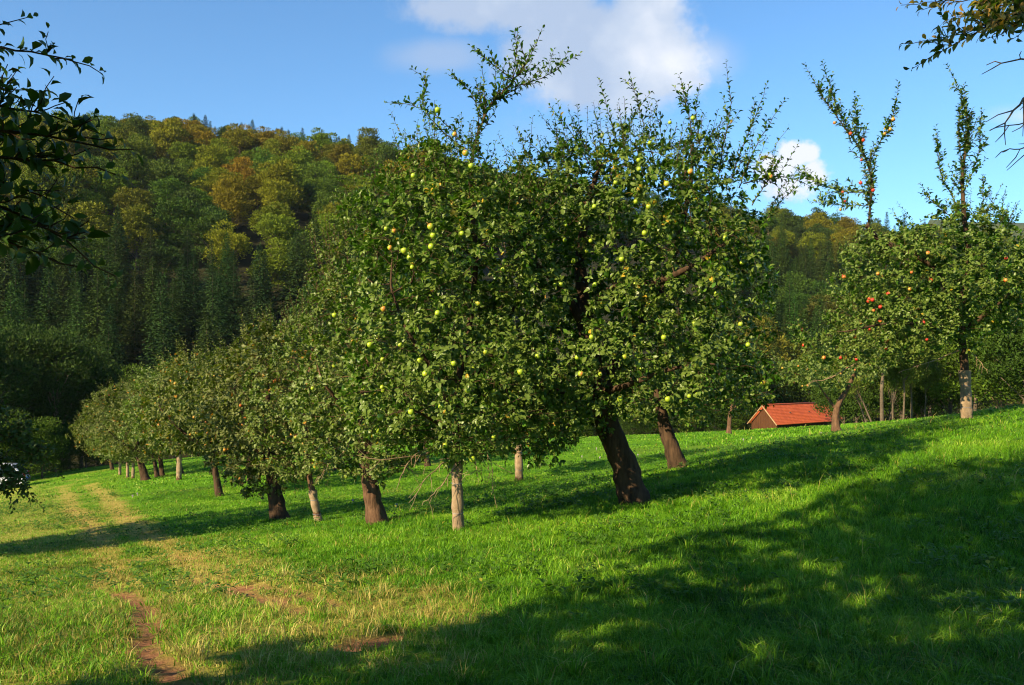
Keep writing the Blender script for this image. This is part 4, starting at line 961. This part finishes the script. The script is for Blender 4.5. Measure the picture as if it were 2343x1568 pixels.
# wood at the left edge of the meadow (tall, in shade) and alders behind the far orchard row
wl = []
for k, (px, y, h, c) in enumerate([(-260, 62, 1.15, 'dark green'), (-150, 70, 1.25, 'dark green'), (-60, 66, 1.15, 'dark green'), (10, 72, 1.22, 'dark green'), (75, 76, 1.22, 'dark green'), (130, 74, 1.12, 'dark green'),
        (185, 78, 1.05, 'dark green'), (225, 82, .96, 'dark green'), (-20, 84, 1.35, 'dark green'), (90, 86, 1.3, 'dark green'), (160, 88, 1.2, 'dark green'), (235, 90, .9, 'dark green'), (-110, 86, 1.3, 'dark green'), (-330, 74, 1.3, 'dark green'), (-420, 60, 1.2, 'dark green')]):
    x = (px-CX)/FP*y; cc = np.array(PAL[c])*hrs.uniform(.75, 1.05)
    ftree(AL[k % 3], (x, y, float(G(x, y))-.3), hrs.uniform(0, 6), (h*1.15, h*1.15, h), tuple(cc), 'alder_tree', f'{"front" if y < 80 else "rear"} dark alder of the shaded wood, {"at the picture edge" if px < 50 else "above the bushes" if px < 150 else "beside the far orchard row"}', 'alder tree', 'alders at the left wood edge')
for k, (px, y, h, c) in enumerate([(20, 63, .55, 'mid-green'), (95, 64, .50, 'mid-green'), (140, 70, .42, 'dark green'), (-40, 63, .6, 'mid-green'), (195, 76, .5, 'dark green'), (235, 80, .45, 'dark green')]):
    x = (px-CX)/FP*y; cc = np.array(PAL[c])
    ftree(AL[k % 3], (x, y, float(G(x, y))-.9), hrs.uniform(0, 6), (h*1.25, h*1.25, h), tuple(cc), 'bush', 'leafy green bush in front of the dark wood at the left', 'bush', 'bushes at the left wood edge')
for k, (px, y, h, c) in enumerate([(290, 88, .92, 'mid-green'), (345, 94, .95, 'grey-green'), (395, 90, .96, 'mid-green'), (450, 96, .88, 'mid-green'), (490, 98, 1.0, 'grey-green'), (540, 92, .98, 'mid-green'), (590, 96, 1.0, 'dark green'), (640, 92, 1.0, 'mid-green'),
        (700, 96, 1.0, 'mid-green'), (760, 92, 1.0, 'dark green'), (820, 96, 1.0, 'mid-green'), (890, 93, 1.0, 'dark green'), (960, 97, 1.05, 'mid-green'), (1040, 95, 1.0, 'dark green'), (1120, 98, 1.0, 'mid-green'), (1200, 100, 1.0, 'mid-green'),
        (1280, 100, .95, 'dark green'), (1350, 104, 1.0, 'mid-green'), (1430, 104, .95, 'dark green'), (1500, 108, 1.0, 'mid-green'), (1580, 110, .95, 'dark green'), (1640, 112, 1.0, 'dark green'), (1700, 116, 1.05, 'mid-green'), (1770, 122, 1.0, 'dark green'), (1840, 124, 1.1, 'mid-green'), (1910, 124, 1.0, 'dark green')]):
    x = (px-CX)/FP*y; cc = np.array(PAL[c])*hrs.uniform(.85, 1.15)
    w_ = 'left of the orchard row' if px < 520 else 'behind the orchard row' if px < 1250 else 'beyond the meadow near the barn'
    ftree(AL[k % 3], (x, y, float(G(x, y))-.3), hrs.uniform(0, 6), (h*1.1, h*1.1, h), tuple(cc), 'alder_tree', f'{c} alder {w_}', 'alder tree', 'alders along the valley floor')
for k, (px, y, r, s, ln) in enumerate([(2018, 62, 'thick pale trunk', 1.0, 0), (1998, 63, 'thin trunk leaning left', .8, -.42), (2042, 64, 'thin straight trunk', .85, 0), (2065, 63, 'thin pale trunk', .9, .02), (2084, 64, 'thin pale trunk, rightmost of the sunlit ones', .9, -.02),
        (2030, 70, 'thin trunk leaning right, further back', .9, .22), (2113, 66, 'thin reddish trunk in the shade', .7, .05), (1985, 66, 'thin trunk leaning left, leftmost', .8, -.35)]):
    p_ = on(px, y); w_ = 1.9 if k == 0 else 1.0
    ftree(GR[k % 3], (p_[0], p_[1], p_[2]-.2), hrs.uniform(0, 6) if ln == 0 else 0, (s*(1.25 if k == 0 else .75),)*2+(s*(.9 if k else 1),), (.10, .13, .02), 'grove_tree', f'small leafy tree with {r}, right of the barn', 'tree', 'small trees right of the barn', lean=ln)
for k, (px, y, h, c) in enumerate([(1960, 74, .9, 'dark green'), (2040, 78, .95, 'dark green'), (2110, 74, .85, 'dark green'), (2170, 72, .95, 'mid-green'), (2230, 66, .9, 'mid-green'), (2290, 64, .95, 'mid-green'), (2350, 60, .9, 'dark green'), (2130, 90, 1.15, 'mid-green'), (2060, 96, 1.15, 'mid-green'),
        (2200, 92, 1.1, 'dark green'), (2420, 66, 1.0, 'mid-green'), (1985, 100, 1.1, 'mid-green'), (1930, 106, 1.0, 'dark green'), (2290, 92, 1.3, 'brown-green'), (2340, 84, 1.3, 'brown-green'), (2400, 90, 1.35, 'brown-green')]):
    x = (px-CX)/FP*y; cc = np.array(PAL[c])*hrs.uniform(.85, 1.15)
    ftree(AL[k % 3], (x, y, float(G(x, y))-1.2), hrs.uniform(0, 6), (h*1.35, h*1.35, h), tuple(cc), 'hedge_tree', f'{c} bushy tree at the meadow\'s right edge behind the thin trunks', 'tree', 'bushy trees at the right meadow edge')

for k, (px, y, h) in enumerate([(1255, 98, .42), (1330, 100, .36), (1395, 101, .45), (1450, 99, .40), (1500, 103, .5), (1560, 104, .38), (1610, 106, .46), (1665, 108, .42), (1705, 110, .5), (960, 92, .4), (1060, 94, .42), (1150, 95, .4)]):
    x = (px-CX)/FP*y; cc = np.array(PAL['mid-green' if k % 3 else 'dark green'])*hrs.uniform(.8, 1.1)
    ftree(AL[k % 3], (x, y, float(G(x, y))-1.2), hrs.uniform(0, 6), (h*1.7, h*1.7, h), tuple(cc), 'bush', ('low green bush at the far meadow edge behind the big trunks' if px > 1200 else 'low green bush at the far meadow edge behind the wrapped tree'), 'bush', 'bushes along the far meadow edge')
# far blue ridge beyond the valley
xs = np.linspace(300, 2600, 90); ys = np.linspace(1300, 1900, 14); XX, YY = np.meshgrid(xs, ys)
ZZ = EYE+(HZ-508-(XX/YY*FP+CX-2300)*.05)/FP*YY*np.sin(np.clip((YY-1300)/300, 0, 1)*math.pi/2)*smooth(780, 900, XX)+14*fbm(XX*.03, YY*.03, 4, 2)-10
q = np.arange(90*14).reshape(14, 90)
M_far = simple('far_wood', (.020, .034, .012), (.06, .075, .02), .05, 1, 0)
tag(mesh_np('distant_hill', np.stack([XX.ravel(), YY.ravel(), ZZ.ravel()], -1), np.stack([q[:-1, :-1], q[:-1, 1:], q[1:, 1:], q[1:, :-1]], -1).reshape(-1, 4), M_far), None, None, kind='structure')

# ------------------------------------------------------------------ barn with red tiled roof
m_tile, n = new_mat('roof_tiles'); tcn = n.new('ShaderNodeTexCoord'); sp_ = n.new('ShaderNodeSeparateXYZ'); n.l.new(tcn.outputs['Object'], sp_.inputs[0])
cc_ = n.new('ShaderNodeCombineXYZ'); n.put(cc_.inputs[0], n.math('SNAP', sp_.outputs[0], .24)); n.put(cc_.inputs[1], n.math('SNAP', sp_.outputs[2], .235))
wn = n.new('ShaderNodeTexWhiteNoise'); n.l.new(cc_.outputs[0], wn.inputs['Vector'])
f_ = n.math('ADD', n.math('MULTIPLY', wn.outputs['Value'], .5), n.math('MULTIPLY', n.noise(tcn.outputs['Object'], .8, 4, .6), .6))
tcn_c = n.ramp(f_, [(.15, (.40, .070, .024)), (.55, (.50, .092, .030)), (.95, (.58, .125, .042))])
p = n.new('ShaderNodeBsdfPrincipled'); n.l.new(tcn_c, p.inputs['Base Color']); p.inputs['Roughness'].default_value = .75
o = n.new('ShaderNodeOutputMaterial'); n.l.new(p.outputs[0], o.inputs[0])
M_wood = simple('barn_boards', (.030, .013, .006), (.105, .042, .017), 3, .85, .4, (6, 6, .3)); M_verge = simple('verge_board', (.24, .15, .08), (.38, .25, .14), 4, .7, .1); M_dark = simple('dark_boards', (.03, .018, .01), (.07, .04, .022), 4, .9, .3, (5, 5, .3))
M_iron = simple('iron', (.04, .04, .045), (.1, .1, .11), 20, .5, 0)
rl = wp(1743, 930, 105); rl[2] += .12; rdir = np.array([.8, .6, 0]); pdir = np.array([-.6, .8, 0]); Lb = 13.6; HW = 2.05; RISE = 2.17; WH = 2.3
RM = np.array([[.8, -.6, 0], [.6, .8, 0], [0, 0, 1]])
zr = rl[2]; z0 = zr-RISE-WH
barn = empty('barn', (rl[0], rl[1], z0), 'long wooden barn with red tiled saddle roof, half sunk behind the meadow crest', 'barn'); barn.rotation_euler = (0, 0, math.atan2(.6, .8))
# local frame: x along the ridge, y away from the camera side, z up from the wall foot; ridge starts at x = 0
hw = HW-.25; wh = WH+.15
mb = MB()      # gable wall facing left, boards with battens
mb.add([(.35, -hw, -1.5), (.35, hw, -1.5), (.35, hw, wh), (.35, 0, wh+RISE-.3), (.35, -hw, wh), (.50, -hw, -1.5), (.50, hw, -1.5), (.50, hw, wh), (.50, 0, wh+RISE-.3), (.50, -hw, wh)], [[0, 4, 3, 2, 1], [5, 6, 7, 8, 9]],)
for k in range(13):
    yb = -hw+.08+k*(2*hw-.16)/12; tp = wh+(RISE-.3)*(1-abs(yb)/hw)-.05; mb.box((.335, yb, (tp-1.5)/2), (.014, .022, (tp+1.5)/2))
mb.build('gable_wall', M_wood, barn)
mb = MB(); mb.box((.31, 0, wh*.62), (.03, hw, .05)); mb.build('cross_beam', M_dark, barn)
mb = MB(); mb.box((Lb/2, -hw+.08, wh/2-.8), (Lb/2-.55, .07, wh/2+.78))
for k in range(48): mb.box((.6+k*(Lb-1.2)/47, -hw, wh/2-.8), (.02, .016, wh/2+.78))
mb.build('long_wall', M_dark, barn)
mb = MB(); mb.box((Lb/2, hw-.08, wh/2-.8), (Lb/2-.55, .07, wh/2+.78)); mb.build('long_wall', M_dark, barn)
mb = MB(); mb.add([(Lb-.35, -hw, -1.5), (Lb-.35, hw, -1.5), (Lb-.35, hw, wh), (Lb-.35, 0, wh+RISE-.3), (Lb-.35, -hw, wh)], [[0, 1, 2, 3, 4]]); mb.build('gable_wall', M_wood, barn)
for s_ in (-1, 1):
    mb = MB(); mb.box((.27, s_*.55, .55), (.03, .5, 1.15)); dd = mb.build('door', M_wood, barn)
    mb = MB(); mb.box((.225, s_*.55, 1.3), (.012, .42, .03)); mb.box((.225, s_*.55, .1), (.012, .42, .03)); mb.build('hinge', M_iron, dd)
def roof_side(s_):
    mb = MB(); rows = 13; zt = WH+RISE
    for r in range(rows):
        a, b_ = r/rows, (r+1.25)/rows; b_ = min(b_, 1.03)
        ya, za = s_*HW*a, zt-RISE*a+.05; yb, zb = s_*HW*b_, zt-RISE*b_+.055
        nx = 114; x_ = np.linspace(0, Lb, nx); wv = .018*np.abs(np.sin(np.arange(nx)*math.pi/2))
        V = np.concatenate([np.stack([x_, np.full(nx, ya), za-.03+wv*.2], -1), np.stack([x_, np.full(nx, yb), zb+.025+wv], -1), np.stack([x_, np.full(nx, yb), zb-.02+wv*0], -1)])
        i_ = np.arange(nx-1); mb.add(V, np.stack([i_, i_+1, nx+i_+1, nx+i_], -1), np.stack([nx+i_, nx+i_+1, 2*nx+i_+1, 2*nx+i_], -1))
    mb.box((Lb/2, s_*HW*.5, zt-RISE*.5-.05), (Lb/2-.01, math.hypot(HW, RISE)/2-.03, .03), [[1, 0, 0], [0, HW/math.hypot(HW, RISE), -s_*-RISE/math.hypot(HW, RISE)], [0, -s_*RISE/math.hypot(HW, RISE), HW/math.hypot(HW, RISE)]])
    return mb
zt = WH+RISE; roof = roof_side(-1).build('roof', m_tile, barn); roof2 = roof_side(1).build('roof', m_tile, barn)
mb = MB(); mb.tube([(0, 0, zt+.06), (Lb, 0, zt+.06)], [.11, .11], 10); mb.build('ridge_tiles', m_tile, roof)
for s_ in (-1, 1):
    mb = MB(); mb.tube([(-.03, 0, zt-.02), (-.03, s_*HW*1.03, zt-RISE*1.03-.02)], [.085, .085], 4, cap=False); mb.build('verge_board', M_verge, barn)
mb = MB(); mb.tube([(Lb+.03, 0, zt), (Lb+.03, -HW*1.03, zt-RISE*1.03)], [.07, .07], 4, cap=False); mb.build('verge_board', M_verge, barn)
for fx_ in (.30, .58, .82):
    mb = MB(); mb.box((Lb*fx_, -HW*.48, zt-RISE*.48+.14), (.10, .06, .05)); mb.build('roof_vent', M_iron, roof)

# ------------------------------------------------------------------ white car at the left edge
def flat(name, c, rough=.5, spec=.5, coat=0):
    m, n = new_mat(name); p = n.new('ShaderNodeBsdfPrincipled'); tcn = n.new('ShaderNodeTexCoord')
    cr = n.ramp(n.noise(tcn.outputs['Object'], 6, 4, .6), [(.3, tuple(v*.9 for v in c)), (.7, c)]); n.l.new(cr, p.inputs['Base Color'])
    p.inputs['Roughness'].default_value = rough; p.inputs['Specular IOR Level'].default_value = spec; p.inputs['Coat Weight'].default_value = coat
    o = n.new('ShaderNodeOutputMaterial'); n.l.new(p.outputs[0], o.inputs[0]); return m
M_paint = flat('white_paint', (.72, .72, .74), .35, .5, .6); M_glass = flat('car_glass', (.02, .025, .03), .08, .8); M_rub = flat('tyre_rubber', (.02, .02, .02), .8); M_rim = flat('rim', (.35, .36, .38), .3); M_lamp = flat('tail_lamp', (.45, .03, .02), .2); M_blue = flat('blue_panel', (.05, .13, .45), .5)
cp = on(22, 57); car = empty('car', (cp[0]-1.2, cp[1], cp[2]+.02), 'white car parked at the left edge, half hidden by drooping branches', 'car'); car.rotation_euler = (0, 0, math.radians(196)); 
# profile along x (front +), half width by height; body lofted across y
def loft(prof, ys_):
    mb = MB(); n_ = len(prof); V = []
    for (yv, sh, tk) in ys_:
        for (x_, z_) in prof:
            cxm = .0; V.append((x_*(1-sh)+cxm*sh, yv*(1-tk*max(0, (z_-.85))/.75), z_*(1-.0*sh)))
    F = []
    for a in range(len(ys_)-1):
        for k in range(n_): F.append((a*n_+k, a*n_+(k+1) % n_, (a+1)*n_+(k+1) % n_, (a+1)*n_+k))
    mb.add(V, F); mb.add([v for v in V[:n_]], [list(range(n_))]); mb.add([v for v in V[-n_:]], [list(range(n_))[::-1]]); return mb
prof = [(2.05, .30), (2.12, .55), (2.02, .80), (1.10, .98), (.45, 1.48), (-.2, 1.56), (-1.35, 1.52), (-1.95, 1.05), (-2.08, .85), (-2.12, .45), (-2.0, .28)]
loft(prof, [(-.86, .05, .22), (-.80, .01, .22), (.80, .01, .22), (.86, .05, .22)]).build('body', M_paint, car)
for s_ in (-1, 1):
    mb = MB(); w1_ = .86
    def yy_(z_): return s_*(w1_*(1-.22*(z_-.85)/.75)+.012)
    P4 = [(.95, 1.0), (.40, 1.42), (-.25, 1.49), (-.25, 1.0)]; P5 = [(-.33, 1.0), (-.33, 1.49), (-1.25, 1.45), (-1.72, 1.06)]
    mb.add([(x_, yy_(z_), z_) for x_, z_ in P4], [[0, 1, 2, 3]]); mb.build('side_window', M_glass, car)
    mb = MB(); mb.add([(x_, yy_(z_), z_) for x_, z_ in P5], [[0, 1, 2, 3]]); mb.build('side_window', M_glass, car)
    for xw_ in (1.35, -1.35):
        mb = MB(); a = np.linspace(0, 2*math.pi, 25)
        mb.tube([(xw_, s_*.66, .31), (xw_, s_*.88, .31)], [.31, .31], 24); wh_ = mb.build('wheel', M_rub, car)
        mb = MB(); mb.tube([(xw_, s_*.80, .31), (xw_, s_*.915, .31)], [.19, .18], 20); mb.build('rim', M_rim, wh_)
    mb = MB(); mb.box((-2.06, s_*.62, .86), (.06, .12, .13)); mb.build('tail_lamp', M_lamp, car)
    mb = MB(); mb.box((2.04, s_*.60, .68), (.05, .16, .09)); mb.build('headlight', M_rim, car)
mb = MB(); mb.add([(-1.42, -.60, 1.475), (-1.42, .60, 1.475), (-1.97, .70, 1.06), (-1.97, -.70, 1.06)], [[0, 1, 2, 3]]); mb.build('rear_window', M_glass, car)
mb = MB(); mb.add([(1.07, -.72, 1.02), (1.07, .72, 1.02), (.47, .62, 1.485), (.47, -.62, 1.485)], [[0, 1, 2, 3]]); mb.build('windscreen', M_glass, car)
mb = MB(); mb.box((-2.115, 0, .50), (.03, .80, .09)); mb.build('bumper', M_iron, car)
mb = MB(); mb.box((-2.13, 0, .62), (.012, .26, .055)); mb.build('number_plate', M_blue, car)

# ------------------------------------------------------------------ air
hz, n = new_mat('haze_air'); vp = n.new('ShaderNodeVolumePrincipled'); vp.inputs['Color'].default_value = (.80, .88, 1, 1); vp.inputs['Density'].default_value = .00006; vp.inputs['Anisotropy'].default_value = .2
o = n.new('ShaderNodeOutputMaterial'); n.l.new(vp.outputs[0], o.inputs['Volume'])
USE_HAZE = True
if USE_HAZE:
    mb = MB(); mb.box((600, 800, 80), (2300, 1500, 240)); h_ = mb.build('haze', hz); h_['kind'] = 'stuff'

# ------------------------------------------------------------------ autumn crocuses in the meadow
M_petal = flat('lilac_petal', (.55, .38, .62), .6)
mb = MB()
for k in range(6):
    a = k*math.pi/3; d = np.array([math.cos(a), math.sin(a), 0]); sd2 = np.array([-math.sin(a), math.cos(a), 0])
    mb.add([[0, 0, .05], d*.016+sd2*.011+[0, 0, .075], d*.024+[0, 0, .115], d*.016-sd2*.011+[0, 0, .075]], [[0, 1, 2, 3]])
mb.tube([(0, 0, -.02), (0, 0, .055)], [.003, .004], 5)
cr0 = mb.build('crocus', M_petal); cme = cr0.data; bpy.data.objects.remove(cr0)
for (px, py, wh) in [(807, 1153, 'near the brown leaning trunk'), (907, 1164, 'beside the burlap-wrapped trunk'), (314, 1135, 'left of the orchard row'), (303, 1140, 'beside the wheel ruts'), (1364, 1030, 'left of the thick leaning trunk'), (1459, 1046, 'between the two dark leaning trunks'),
        (1372, 1052, 'in light left of the thick trunk'), (1331, 1049, 'behind the thick trunk on its left'), (1878, 996, 'left of the pruned pale trunk'), (1700, 1010, 'in front of the barn')]:
    q = gp(px, py); o = bpy.data.objects.new('crocus', cme); COL.objects.link(o); o.location = q; o.scale = (1.0,)*3; tag(o, 'pale lilac crocus in the grass '+wh, 'flower', 'crocuses in the meadow')
